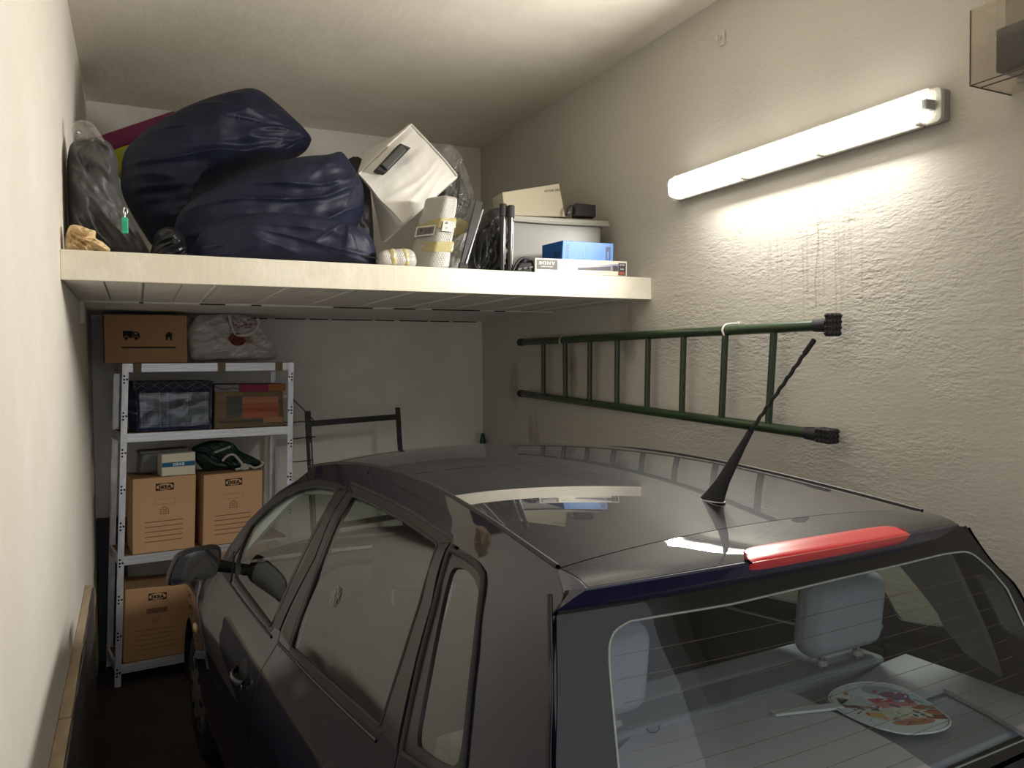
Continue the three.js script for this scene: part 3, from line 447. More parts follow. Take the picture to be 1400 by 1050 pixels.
{
  const o = [[0.2898, 1.2984, -5], [0.3431, 1.3262, -5], [0.3967, 1.3389, -5], [0.4547, 1.3382, -5], [0.5215, 1.3169, -5], [0.5673, 1.2651, -5], [0.6353, 1.2296, -5], [0.6867, 1.1947, -5], [0.7081, 1.1706, -5], [0.6641, 1.1417, -5], [0.5908, 1.1399, -5], [0.5185, 1.1381, -5], [0.4431, 1.1433, -5], [0.3607, 1.1578, -5], [0.3206, 1.2045, -5], [0.2972, 1.2586, -5]].map((p) => [p[0], Math.max(p[1], [0.3452, 1.1485, -4.875][1] + 0.016), p[2]]), t = thing('fabric_bag', 'crumpled dark green shopping bag with white handles on the right logo carton', 'bag', o[0]);
  part('bag', sack(o, 0.05, 0.06, { fold: sum(folds(-20, 0.04, 0.02, 4), fan(o[10][0], o[10][1] + 0.02, 8, 0.016, 0.12), lumps(0.05, 0.008)), around: 150, rings: 40 }), std({ color: lin(0.003, 0.022, 0.014), roughness: 0.55 }), t);
  const tex = canvasTex(256, 48, (x, w, h) => { x.fillStyle = '#08291d'; x.fillRect(0, 0, w, h); x.fillStyle = '#b8c4ba'; x.font = 'bold 34px sans-serif'; x.textAlign = 'center'; x.textBaseline = 'middle'; x.translate(128, 24); x.rotate(Math.PI); x.fillText('EICHMANN', 0, 0); });
  const p = [[0.3978, 1.2578, -4.93], [0.5221, 1.299, -4.93], [0.5166, 1.3211, -4.933], [0.3923, 1.2796, -4.933]];
  tag(part('lettering', hexa(deep(p, [0, 0, -0.03]), 0.001, 1), std({ color: lin(0.003, 0.022, 0.014), roughness: 0.55 }), t), 'printed lettering upside down');
  sub2('lettering_print', quad(p, 0.001), std({ map: tex, roughness: 0.6 }), t.children[t.children.length - 1], t);
  const white = std({ color: lin(0.42, 0.41, 0.37), roughness: 0.7 });
  part('handle', tube([[0.4536, 1.2227, -4.92], [0.4746, 1.2455, -4.92], [0.4996, 1.2572, -4.92], [0.5203, 1.2538, -4.92], [0.5449, 1.2259, -4.92], [0.5653, 1.1936, -4.92], [0.5565, 1.172, -4.92], [0.5272, 1.1652, -4.92]], 0.0075, 50, 8), white, t);
  part('handle', tube([[0.5745, 1.1741, -4.93], [0.6043, 1.1833, -4.93], [0.6338, 1.168, -4.93], [0.6637, 1.1727, -4.93], [0.6898, 1.1912, -4.93], [0.6771, 1.2032, -4.93]], 0.008, 50, 8), white, t);
  part('knot', sack([[0.5653, 1.198, -4.92], [0.5906, 1.1964, -4.92], [0.607, 1.1687, -4.92], [0.5773, 1.1574, -4.92], [0.5523, 1.1679, -4.92]], 0.015, 0.012, { fold: lumps(0.02, 0.006), around: 40, rings: 10 }), white, t);
}
{ // black trestle frame tied to the rack, cable ties, green pole
  const t = thing('steel_frame', 'black steel trestle frame standing between the rack and the back wall corner', 'frame', [1.27, 0, -4.98]);
  t.userData.label = 'black steel frame of two uprights and a crossbar tied to the rack';
  const a0 = [1.02, 0, -4.965], a1 = [0.9679, 1.5, -4.965], b0 = [1.66, 0, -5.05], b1 = [1.576, 1.5003, -5.03];
  part('upright', bar(a0, a1, 0.034, 0.03, [1, 0, 0]), M.black, t); part('upright', bar(b0, b1, 0.028, 0.03, [1, 0, 0]), M.black, t);
  const on = (p, q, y) => mix(p, q, (y - p[1]) / (q[1] - p[1]));
  for (const y of [1.42, 0.75, 0.2]) part('crossbar', bar(on(a0, a1, y), add(on(b0, b1, y), [0, 0.018, 0]), 0.036, 0.026, [0, 1, 0]), M.black, t);
  part('slot_strip', bar(add(on(a0, a1, 0.2), [0.004, 0, 0.016]), add(on(a0, a1, 1.3), [0.004, 0, 0.016]), 0.006, 0.003, [1, 0, 0]), M.steel, t);
  const ties = [['thin black tie from the rack post slanting down to the top of the black frame', [[0.8727, 1.5801, -4.93], [0.91, 1.5404, -4.93], [0.9497, 1.498, -4.93], [0.9986, 1.4411, -4.93]]], ['thin black tie level with the patchwork box, between rack and black frame', [[0.8066, 1.4396, -4.93], [0.8595, 1.4352, -4.93], [0.9129, 1.4376, -4.93], [0.9623, 1.4379, -4.93]]], ['thin black tie below the second shelf beam, between rack and black frame', [[0.8491, 1.3334, -4.93], [0.8935, 1.3335, -4.93], [0.9474, 1.3377, -4.93], [1.0062, 1.3394, -4.93]]], ['thin black tie just above the car, lowest between rack and black frame', [[0.8558, 1.1897, -4.93], [0.9003, 1.1892, -4.93], [0.9452, 1.191, -4.93], [0.9859, 1.1931, -4.93]]]];
  for (const [label, p] of ties) tag(obj('cable_tie', tube(p, 0.0035, 30, 7), M.black), label, 'cable tie', 'ties between rack and frame');
  const g = [2.2942, 1.2339, -5.25], pole = thing('green_pole', 'dark green pole standing in the back right corner behind the car', 'pole', [g[0], 0, g[2]]);
  part('shaft', rod([g[0], 0, g[2]], [g[0], g[1] - 0.02, g[2]], 0.02), std({ color: lin(0.01, 0.05, 0.035), roughness: 0.5 }), pole);
  part('tip', [rod([g[0], g[1] - 0.03, g[2]], [g[0], g[1] + 0.03, g[2]], 0.026, 0.014), new THREE.SphereGeometry(0.014, 12, 8).translate(g[0], g[1] + 0.03, g[2])], std({ color: lin(0.008, 0.06, 0.04), roughness: 0.4 }), pole);
}

// ------------------------------------------------------------------ things on the loft
const YL = 2.219;
const seat = (o, y = YL + 0.004) => o.map((p) => [p[0], Math.max(p[1], y), p[2]]);   // outlines rest on the slab
M.navy = phys({ color: lin(0.0075, 0.0105, 0.031), roughness: 0.52, specularIntensity: 0.6, sheen: 0.05, sheenRoughness: 0.4, sheenColor: lin(0.35, 0.4, 0.6), bumpMap: fineBump, bumpScale: 0.0006 });
M.navyDark = phys({ color: lin(0.006, 0.0065, 0.01), roughness: 0.35 });
M.trash = phys({ color: lin(0.07, 0.07, 0.072), roughness: 0.5 });
M.film = phys({ color: lin(0.88, 0.87, 0.85), roughness: 0.16, transmission: 0.88, thickness: 0, ior: 1.45 });
{
  const o = seat([[-0.2252, 2.6279, -3.54], [-0.2092, 2.6755, -3.54], [-0.1682, 2.6974, -3.54], [-0.1166, 2.7064, -3.54], [-0.078, 2.6905, -3.54], [-0.0528, 2.6378, -3.54], [-0.0468, 2.5357, -3.54], [-0.0223, 2.4347, -3.54], [0.0215, 2.34, -3.54], [0.0632, 2.2468, -3.54], [0.0598, 2.2107, -3.54], [-0.0875, 2.2037, -3.54], [-0.2164, 2.1976, -3.54], [-0.2279, 2.3754, -3.54]]), t = thing('refuse_bag', 'dark grey translucent refuse bag with a pale knot at the left end of the loft', 'bag', o[0]);
  const k = [-0.13, 2.6845, -3.54];
  part('bag', sack(o, 0.15, 0.17, { fold: sum(folds(-58, 0.05, 0.035, 6), fan(k[0], k[1], 10, 0.02, 0.25), lumps(0.08, 0.02)), around: 170, rings: 56 }), M.trash, t);
  tag(part('knotted_top', sack([[-0.2082, 2.7163, -3.5], [-0.1977, 2.746, -3.5], [-0.1698, 2.7594, -3.5], [-0.1396, 2.7533, -3.5], [-0.1173, 2.7274, -3.5], [-0.0974, 2.6954, -3.5], [-0.0775, 2.6602, -3.5], [-0.0954, 2.6668, -3.5], [-0.1183, 2.6757, -3.5], [-0.134, 2.6539, -3.5], [-0.1489, 2.6722, -3.5], [-0.184, 2.6795, -3.5]], 0.045, 0.05, { fold: sum(fan(k[0] - 0.03, k[1] + 0.04, 7, 0.02, 0.08), lumps(0.025, 0.012)), around: 90, rings: 24 }), M.film, t), 'pale clear plastic twisted into a knot');
}
{
  const o = seat([[-0.2237, 2.2782, -3.31], [-0.2065, 2.317, -3.31], [-0.1804, 2.3188, -3.31], [-0.1472, 2.3075, -3.31], [-0.1256, 2.3008, -3.31], [-0.1261, 2.2763, -3.31], [-0.0998, 2.2588, -3.31], [-0.0783, 2.2326, -3.31], [-0.1053, 2.2256, -3.31], [-0.127, 2.2326, -3.31], [-0.1493, 2.2014, -3.31], [-0.2018, 2.1987, -3.31], [-0.2229, 2.203, -3.31]]), t = tag(obj('crumpled_paper', sack(o, 0.045, 0.05, { fold: sum(folds(-35, 0.02, 0.03, 4), folds(50, 0.03, 0.02, 3, 7)), around: 130, rings: 36 }), std({ color: lin(0.72, 0.54, 0.31), roughness: 0.7 })), 'crumpled tan wrapping paper at the front left corner of the loft', 'paper');
}
{ // two-coloured cushion behind the bags
  const c = deep([[0.2762, 2.5558, -4.4], [0.3792, 2.9134, -4.36], [0.2108, 3.1101, -4.36], [-0.1673, 2.9347, -4.4]].map((p, i) => (i < 2 ? [p[0], YL + 0.003, p[2]] : p)), [0.02, 0, -0.26]), t = thing('cooler_bag', 'magenta and lime green padded bag wedged behind the largest navy bag', 'bag', c[0]);
  const mid = (k0, k1) => face(c, 0, 1, k0, k1);
  part('lime_side', hexa(deep(mid(0, 0.9), [0.02, 0, -0.26]), 0.02, 4, 6), std({ color: lin(0.36, 0.38, 0.012), roughness: 0.7, bumpMap: fineBump, bumpScale: 0.001 }), t);
  part('magenta_top', hexa(deep(face(c, -0.012, 1.012, 0.888, 1.0), [0.02, 0, -0.27]), 0.03, 4, 6), std({ color: lin(0.17, 0.015, 0.075), roughness: 0.7, bumpMap: fineBump, bumpScale: 0.001 }), t);
  const s = [-0.0113, 2.8364, -4.18]; part('strap', tube([[-0.035, 2.8458, -4.33], [-0.0183, 2.8729, -4.33], [0.0016, 2.8859, -4.33], [0.0351, 2.9259, -4.33], [0.0415, 2.9158, -4.33]], 0.006, 30, 8), M.greyPlastic, t); part('buckle', tube([[0.0215, 2.9001, -4.32], [0.0251, 2.9185, -4.32], [0.0417, 2.9277, -4.32]], 0.005, 20, 8), M.black, t);
}
function navyBag(label, name, o, f, b, opt, mat = M.navy) {
  const t = thing(name, label, 'bag', o[0], 'navy bags on the loft');
  part('cover', sack(o, f, b, opt), mat, t); return t;
}
{
  const o = seat([[-0.0473, 2.6612, -4.06], [-0.0266, 2.7881, -4.06], [0.0458, 2.881, -4.06], [0.1668, 2.9782, -4.06], [0.3107, 3.0668, -4.06], [0.4522, 3.1306, -4.06], [0.5348, 3.155, -4.06], [0.5764, 3.1501, -4.06], [0.6532, 3.1066, -4.06], [0.7383, 3.0375, -4.06], [0.8104, 2.9727, -4.06], [0.8284, 2.9451, -4.06], [0.8092, 2.8947, -4.06], [0.7647, 2.8565, -4.06], [0.6629, 2.809, -4.06], [0.5423, 2.7604, -4.06], [0.3901, 2.6565, -4.06], [0.2758, 2.5691, -4.06], [0.1958, 2.4583, -4.06], [0.1557, 2.3689, -4.06], [0.0921, 2.3548, -4.06], [0.0433, 2.4205, -4.06], [-0.0104, 2.5189, -4.06], [-0.0425, 2.5975, -4.06]]);
  const k = [0.8099, 2.9392, -4.06], t = navyBag('largest navy blue quilt bag, topmost of the pile on the loft', 'quilt_bag', o, 0.24, 0.28, { fold: sum(folds(9, 0.075, 0.024, 9), fan(k[0], k[1], 9, 0.024, 0.3), fan(k[0], k[1], 25, 0.009, 0.4), lumps(0.2, 0.03)), around: 220, rings: 70, power: 2.7 });
  part('seam', tube([[0.5348, 3.1532, -4.06], [0.5834, 3.1475, -4.06], [0.6603, 3.104, -4.06], [0.7455, 3.0329, -4.06], [0.814, 2.9694, -4.06], [0.8284, 2.9414, -4.06]], 0.006, 50, 6), M.navyDark, t);
  const r = [0.7487, 2.9201, -3.93]; part('rivet', new THREE.SphereGeometry(0.007, 10, 8).translate(...r), M.steel, t);
}
{
  const o = seat([[0.1587, 2.3672, -3.66], [0.1835, 2.4567, -3.66], [0.2312, 2.5109, -3.66], [0.3459, 2.5844, -3.66], [0.4858, 2.6687, -3.66], [0.5976, 2.7129, -3.66], [0.7124, 2.7482, -3.66], [0.8199, 2.7682, -3.66], [0.8852, 2.7871, -3.66], [0.9125, 2.7628, -3.66], [0.9536, 2.7018, -3.66], [0.9845, 2.6392, -3.66], [0.9906, 2.5671, -3.66], [0.9717, 2.4757, -3.66], [0.9216, 2.4033, -3.66], [0.7565, 2.3455, -3.66], [0.4953, 2.2845, -3.66], [0.2803, 2.2669, -3.66], [0.1805, 2.2932, -3.66]]);
  const t = navyBag('navy blue quilt bag lying in the middle of the pile', 'quilt_bag', o, 0.19, 0.14, { fold: sum(folds(14, 0.09, 0.02, 8, 3), fan(o[10][0], o[10][1], 8, 0.018, 0.22), lumps(0.18, 0.025, 3)), around: 200, rings: 60, power: 2.8 });
  part('zip', tube([[0.7423, 2.4507, -3.52], [0.7683, 2.4542, -3.52], [0.801, 2.4501, -3.52]], 0.004, 14, 6), M.steel, t);
}
{
  const o = seat([[0.2223, 2.2671, -3.4], [0.2454, 2.3274, -3.4], [0.2848, 2.3626, -3.4], [0.3358, 2.387, -3.4], [0.3989, 2.4126, -3.4], [0.4689, 2.4299, -3.4], [0.588, 2.4359, -3.4], [0.7045, 2.4323, -3.4], [0.831, 2.413, -3.4], [0.9284, 2.3812, -3.4], [0.961, 2.3379, -3.4], [0.9738, 2.29, -3.4], [0.9693, 2.2052, -3.4], [0.8604, 2.1941, -3.4], [0.6087, 2.202, -3.4], [0.4014, 2.2108, -3.4], [0.2378, 2.2089, -3.4]]);
  const t = navyBag('navy blue quilt bag lowest in the pile, along the loft edge', 'quilt_bag', o, 0.12, 0.06, { fold: sum(folds(-8, 0.09, 0.014, 8, 9), fan(o[8][0], o[8][1], 7, 0.013, 0.2), lumps(0.16, 0.02, 8)), around: 200, rings: 60, power: 3 });
  part('seam', tube([[0.2484, 2.2616, -3.305], [0.3636, 2.2828, -3.305], [0.4767, 2.2925, -3.305], [0.6528, 2.2847, -3.305], [0.806, 2.2687, -3.305], [0.9528, 2.2545, -3.305]], 0.0035, 60, 6), M.navyDark, t);
}
navyBag('small black plastic bag squeezed under the pile beside the grey refuse bag', 'plastic_bag', seat([[0.0599, 2.1888, -3.4], [0.0667, 2.2698, -3.4], [0.0835, 2.3227, -3.4], [0.1264, 2.3487, -3.4], [0.1744, 2.3287, -3.4], [0.1977, 2.2657, -3.4], [0.2019, 2.1954, -3.4], [0.1368, 2.1866, -3.4]]), 0.07, 0.06, { fold: sum(folds(30, 0.04, 0.03, 5, 2), lumps(0.06, 0.02, 2)), around: 140, rings: 40 }, M.navyDark);
{
  const a = [-0.0287, 2.4046, -3.36], t = thing('key_tag', 'green plastic key tag on a metal clip hanging in front of the navy bags', 'tag', a);
  part('clip', [tube([[-0.0299, 2.4073, -3.36], [-0.0199, 2.4025, -3.36], [-0.0189, 2.3857, -3.36], [-0.0267, 2.3767, -3.36], [-0.0316, 2.3848, -3.36], [-0.0299, 2.4045, -3.36]], 0.0028, 30, 7), tube([[-0.0265, 2.388, -3.36], [-0.028, 2.371, -3.36], [-0.027, 2.3599, -3.36]], 0.003, 12, 7)], M.steel, t);
  const b = [-0.0279, 2.3374, -3.36], g = rbox(0.024, 0.062, 0.008, 0.0038, 3); g.translate(...b); part('tag', g, std({ color: lin(0.03, 0.42, 0.26), roughness: 0.45 }), t);
  part('tag_label', block(b[0] - 0.008, b[0] + 0.008, b[1] - 0.022, b[1] + 0.014, b[2] + 0.0035, b[2] + 0.0048, 0.0005, 1), std({ color: lin(0.02, 0.34, 0.2), roughness: 0.4 }), t);
}
{ // square white zipped bag, tilted
  const f = [[1.1509, 2.4444, -3.56], [1.4709, 2.7259, -3.62], [1.2744, 3.0163, -3.78], [0.9587, 2.6998, -3.68]], back = [[1.115, 2.3855, -3.8], [1.5129, 2.7558, -3.9], [1.3083, 3.0441, -4.06], [1.086, 2.8994, -4]];
  const c = [...f, ...back], t = thing('storage_bag', 'large white square zipped bag with a black handle, tilted on its corner', 'bag', [f[0][0], YL, f[0][2]]);
  const wr = (q, u, v, k) => [q[0], q[1], q[2] + (k < 0.6 ? 0.035 * Math.sin(Math.PI * clamp(u, 0, 1)) * Math.sin(Math.PI * clamp(v, 0, 1)) + folds(42, 0.09, 0.012, 6, 5)(q[0], q[1]) * Math.sin(Math.PI * clamp(u, 0, 1)) + lumps(0.12, 0.006, 6)(q[0], q[1]) : 0)];
  const white = std({ color: lin(0.72, 0.705, 0.66), roughness: 0.75, bumpMap: fineBump, bumpScale: 0.0006 });
  part('fabric', hexa(c, 0.022, 4, 40, wr), white, t);
  const F = (u, v, out = 0.03) => { const q = mix(mix(f[0], f[1], u), mix(f[3], f[2], u), v); return add(wr(q, u, v, 0), [-0.02 * 0, 0, out]); };
  const edge = (pts) => tube(pts, 0.005, 60, 7);
  part('piping', edge([F(0.03, 0.03, 0.004), F(0.03, 0.25, 0.004), F(0.02, 0.5, 0.004), F(0.03, 0.75, 0.004), F(0.03, 0.97, 0.004)]), white, t);
  part('piping', edge([F(0.03, 0.97, 0.004), F(0.3, 0.975, 0.004), F(0.6, 0.98, 0.004), F(0.97, 0.97, 0.004)]), white, t);
  part('piping', edge([F(0.97, 0.97, 0.004), F(0.98, 0.6, 0.004), F(0.98, 0.3, 0.004), F(0.97, 0.03, 0.004)]), white, t);
  const h = [[1.0378, 2.714, -3.6], [1.0841, 2.698, -3.6], [1.2171, 2.8383, -3.62], [1.1641, 2.855, -3.62]], back4 = h.map((p) => add(p, [0, 0, -0.06]));
  part('handle_patch', hexa([h[0], h[1], h[2], h[3], ...back4], 0.004, 2), M.rubber, t);
  const c0 = mix(h[0], h[1], 0.5), c1 = mix(h[3], h[2], 0.5), P = (k, o) => add(mix(c0, c1, k), [0, 0, o]);
  part('handle', hexa([add(P(0.12, 0.004), [-0.02, 0.012, 0]), add(P(0.12, 0.004), [0.012, -0.014, 0.004]), add(P(0.9, 0.004), [0.014, -0.012, 0.004]), add(P(0.9, 0.004), [-0.016, 0.014, 0]), add(P(0.12, -0.02), [-0.02, 0.012, 0]), add(P(0.12, -0.02), [0.012, -0.014, 0]), add(P(0.9, -0.02), [0.014, -0.012, 0]), add(P(0.9, -0.02), [-0.016, 0.014, 0])].map((p, i) => add(p, [0, 0, 0.012])), 0.009, 3), std({ color: lin(0.05, 0.05, 0.05), roughness: 0.5 }), t);
}
tag(obj('black_case', sack(([[1.0553, 2.2929, -4.3], [1.055, 2.8691, -4.3], [1.0719, 2.9191, -4.3], [1.1092, 2.9472, -4.3], [1.1463, 2.9471, -4.3], [1.179, 2.91, -4.3], [1.1795, 2.2982, -4.3]]).map((p) => [p[0], p[1] < 2.45 ? YL + 0.003 : p[1], p[2]]), 0.06, 0.08, { fold: lumps(0.05, 0.01), around: 60, rings: 18 }), M.black), 'rounded black case just showing behind the white square bag', 'case');
{
  const o = seat([[1.5013, 2.9184, -4.02], [1.5274, 2.9846, -4.02], [1.566, 2.997, -4.02], [1.6131, 2.9704, -4.02], [1.6472, 2.9059, -4.02], [1.6813, 2.8126, -4.02], [1.7157, 2.7186, -4.02], [1.7326, 2.6306, -4.02], [1.679, 2.5699, -4.02], [1.5911, 2.5075, -4.02], [1.4879, 2.4611, -4.02], [1.4655, 2.7369, -4.02]]), t = thing('plastic_bag', 'clear plastic bag with black contents standing behind the white square bag', 'bag', o[0]);
  part('film', sack(o, 0.1, 0.12, { fold: sum(folds(70, 0.035, 0.03, 6, 1), lumps(0.05, 0.015)), around: 130, rings: 40 }), M.film, t);
  part('contents', sack([[1.5297, 2.8402, -4.03], [1.573, 2.8845, -4.03], [1.6246, 2.8496, -4.03], [1.6674, 2.765, -4.03], [1.7017, 2.6625, -4.03], [1.6482, 2.5936, -4.03], [1.5347, 2.5054, -4.03], [1.503, 2.7343, -4.03]], 0.06, 0.08, { fold: sum(folds(60, 0.05, 0.02, 3), lumps(0.05, 0.02)), around: 90, rings: 26 }), M.blackGloss, t);
}
{ // bubble-wrapped parcels
  const wrapTex = (w, h, marks) => canvasTex(w, h, (x) => { x.fillStyle = '#d8d4c8'; x.fillRect(0, 0, w, h); for (let i = 0; i < 500; i++) { x.fillStyle = rnd() < 0.5 ? 'rgba(255,255,250,0.35)' : 'rgba(120,115,105,0.18)'; x.beginPath(); x.arc(rnd() * w, rnd() * h, 2 + rnd() * 4, 0, 7); x.fill(); } marks(x); });
  const bub = dataTex(256, Float32Array.from({ length: 65536 }, (_, i) => { const x = (i % 256) / 16, y = Math.floor(i / 256) / 16, r = Math.hypot((x + (Math.floor(y) % 2) * 0.5) % 1 - 0.5, y % 1 - 0.5); return clamp(1 - r * 2.2, 0, 1); }), grey, 0.16);
  const bw = phys({ color: lin(0.5, 0.49, 0.45), roughness: 0.3, transmission: 0.12, thickness: 0, clearcoat: 0.5, bumpMap: bub, bumpScale: 0.0012 }), wrapGrey = phys({ color: lin(0.34, 0.33, 0.31), roughness: 0.3, clearcoat: 0.5, transmission: 0.1, thickness: 0, bumpMap: lumpBump, bumpScale: 0.01 }), packTape = phys({ color: lin(0.46, 0.40, 0.20), roughness: 0.25, clearcoat: 0.4, bumpMap: lumpBump, bumpScale: 0.004 });
  const A = { fbl: [1.2067, 2.2398, -3.32], fbr: [1.3019, 2.2443, -3.32], ftr: [1.3606, 2.5649, -3.36], ftl: [1.2904, 2.5689, -3.36], lb: [1.1328, 2.2714, -3.45], lt: [1.239, 2.5782, -3.5] };
  A.fbl[1] = A.fbr[1] = A.lb[1] = YL + 0.003;
  const rb = add(A.fbr, sub(A.lb, A.fbl)), rt = add(A.ftr, sub(A.lt, A.ftl));
  const c = [A.fbl, A.fbr, A.ftr, A.ftl, A.lb, rb, rt, A.lt], t = thing('wrapped_parcel', 'tall bubble-wrapped parcel with yellowish tape leaning by the white bag', 'parcel', A.fbl);
  part('bubble_wrap', hexa(c, 0.02, 4, 10, (q) => add(q, [0.006 * noise(q[0] * 22, q[1] * 22), 0, 0.006 * noise(q[0] * 18, q[1] * 25, 3)])), bw, t);
  const band = (k0, k1, name, m, o) => { const e = (p, q, k) => mix(p, q, k); const q = [e(c[4], c[7], k0), e(c[0], c[3], k0 - 0.05), e(c[1], c[2], k0 - 0.03), e(c[5], c[6], k0), e(c[4], c[7], k1), e(c[0], c[3], k1 - 0.05), e(c[1], c[2], k1 - 0.03), e(c[5], c[6], k1)]; const mid = q.reduce((s, p) => add(s, p, 1 / 8), [0, 0, 0]), big = (p) => add(mid, [(p[0] - mid[0]) * (1 + o), p[1] - mid[1], (p[2] - mid[2]) * (1 + o)]); return tag(part(name, hexa([q[1], q[2], q[6], q[5], q[0], q[3], q[7], q[4]].map(big), 0.012, 3, 4), m, t), 'yellowish packing tape band'); };
  band(0.58, 0.74, 'tape_band', packTape, 0.05); band(0.26, 0.42, 'tape_band', packTape, 0.05);
  const left = [c[4], c[0], c[3], c[7]], L = face(left, 0.06, 0.94, 0.44, 0.58); tag(part('printed_label', quad(L, 0.012), std({ roughness: 0.4, map: wrapTex(256, 128, (x) => { x.fillStyle = 'rgba(90,86,90,0.8)'; x.fillRect(20, 20, 216, 90); x.fillStyle = '#33302f'; x.fillRect(60, 40, 30, 26); for (let i = 0; i < 6; i++) x.fillRect(120 + i * 16, 34, 5, 62); }) }), t), 'grey printed label');
  const R = face([c[0], c[1], c[2], c[3]], 0.15, 0.85, 0.5, 0.64); part('printed_label', quad(R, 0.012), std({ roughness: 0.4, map: wrapTex(128, 128, (x) => { x.strokeStyle = '#4a463e'; x.lineWidth = 6; x.strokeRect(24, 14, 26, 22); x.strokeRect(32, 22, 9, 8); x.beginPath(); x.arc(38, 88, 12, -2.6, 1.8); x.stroke(); x.fillStyle = 'rgba(80,75,66,0.5)'; for (let i = 0; i < 5; i++) x.fillRect(70, 14 + i * 8, 40, 3); }) }), t);
  const s4 = [[0.9615, 2.2036, -3.27], [1.1441, 2.214, -3.29], [1.1248, 2.3081, -3.29], [0.9626, 2.2915, -3.27]]; s4[0][1] = s4[1][1] = YL + 0.003;
  const sc = deep(s4, [-0.01, 0, -0.09]), s = thing('wrapped_parcel', 'small flat bubble-wrapped parcel with yellow tape at the loft edge', 'parcel', s4[0]);
  part('bubble_wrap', hexa(sc, 0.03, 5, 10, (q) => add(q, [0, 0.004 * noise(q[0] * 25, q[1] * 25), 0.006 * noise(q[0] * 30, q[1] * 25, 3)])), bw, s);
  for (const [k0, k1] of [[0.2, 0.46], [0.56, 0.8]]) part('tape_band', hexa(deep(face(s4, k0, k1, 0.02, 1.03).map((p) => add(p, [0, 0, 0.004])), [-0.01, 0, -0.097]), 0.025, 4, 4, (q) => add(q, [0, 0.003 * noise(q[0] * 40, q[1] * 40), 0.004 * noise(q[0] * 40, q[1] * 40)])), packTape, s);
  const y4 = [[1.3938, 2.4137, -3.6], [1.4794, 2.4299, -3.6], [1.5115, 2.4973, -3.6], [1.4568, 2.5222, -3.6]];
  tag(obj('wrapped_parcel', hexa(deep([...y4], [0, 0, -0.15]), 0.012, 3, 4), packTape), 'yellow tape-wound parcel poking out behind the tall wrapped parcel', 'parcel');
  tag(obj('plastic_bag', sack(seat([[1.2786, 2.2106, -3.42], [1.3013, 2.2966, -3.42], [1.3459, 2.3673, -3.42], [1.413, 2.4126, -3.42], [1.4505, 2.4151, -3.42], [1.4503, 2.3874, -3.42], [1.4119, 2.3024, -3.42], [1.3813, 2.2149, -3.42]]), 0.05, 0.06, { fold: sum(folds(60, 0.03, 0.025, 5, 4), lumps(0.04, 0.01)), around: 100, rings: 30 }), wrapGrey), 'crumpled grey plastic bag behind the leaning black leg', 'bag');
}
{ // folded black tripod or chair: leaning leg, cloth bag, two capped tubes
  const a = [1.3514, 2.2155, -3.31], b = [1.4599, 2.553, -3.36]; a[1] = YL + 0.002;
  const t = thing('folding_leg', 'leaning flat black metal leg with a bright edge on the loft', 'stand', a);
  part('bar', bar(a, b, 0.036, 0.016, [1, 0, 0]), M.black, t); part('bright_edge', bar(add(a, [0.016, 0.03, 0.006]), add(b, [0.016, -0.04, 0.006]), 0.006, 0.012, [1, 0, 0]), M.steel, t); part('foot', bar(a, mix(a, b, 0.09), 0.042, 0.022, [1, 0, 0]), M.rubber, t);
  tag(obj('cloth_bag', sack(seat([[1.4313, 2.2107, -3.46], [1.4514, 2.327, -3.46], [1.4905, 2.4343, -3.46], [1.5297, 2.5108, -3.46], [1.5688, 2.542, -3.46], [1.6158, 2.5492, -3.46], [1.6511, 2.5128, -3.46], [1.666, 2.3923, -3.46], [1.6646, 2.2203, -3.46]]), 0.06, 0.07, { fold: sum(folds(75, 0.035, 0.035, 6, 2), lumps(0.06, 0.02)), around: 140, rings: 44 }), std({ color: lin(0.011, 0.011, 0.012), roughness: 0.42 })), 'black shiny cloth bag between the leaning leg and the capped tubes', 'bag');
  for (const [p, q, label] of [[[1.5686, 2.2179, -3.34], [1.5752, 2.5416, -3.34], 'black tube with rubber end cap, left one of the pair by the white tub'], [[1.5973, 2.2136, -3.32], [1.6057, 2.5335, -3.32], 'black tube with rubber end cap, right one of the pair by the white tub']]) {
    p[1] = YL + 0.002; const u = thing('capped_tube', label, 'tube', p, 'pair of capped tubes'); const m = mix(p, q, 0.86);
    part('tube', rod(p, m, 0.0125, 0.0125, 18), M.blackGloss, u); part('end_cap', [rod(mix(p, q, 0.83), q, 0.0185, 0.018, 18), rod(q, add(q, [0, 0.004, 0]), 0.018, 0.014, 18)], M.rubber, u);
    part('bright_seam', rod(add(p, [0.009, 0.04, 0.009]), add(m, [0.009, -0.03, 0.009]), 0.002, 0.002, 6), M.steel, u);
  }
}
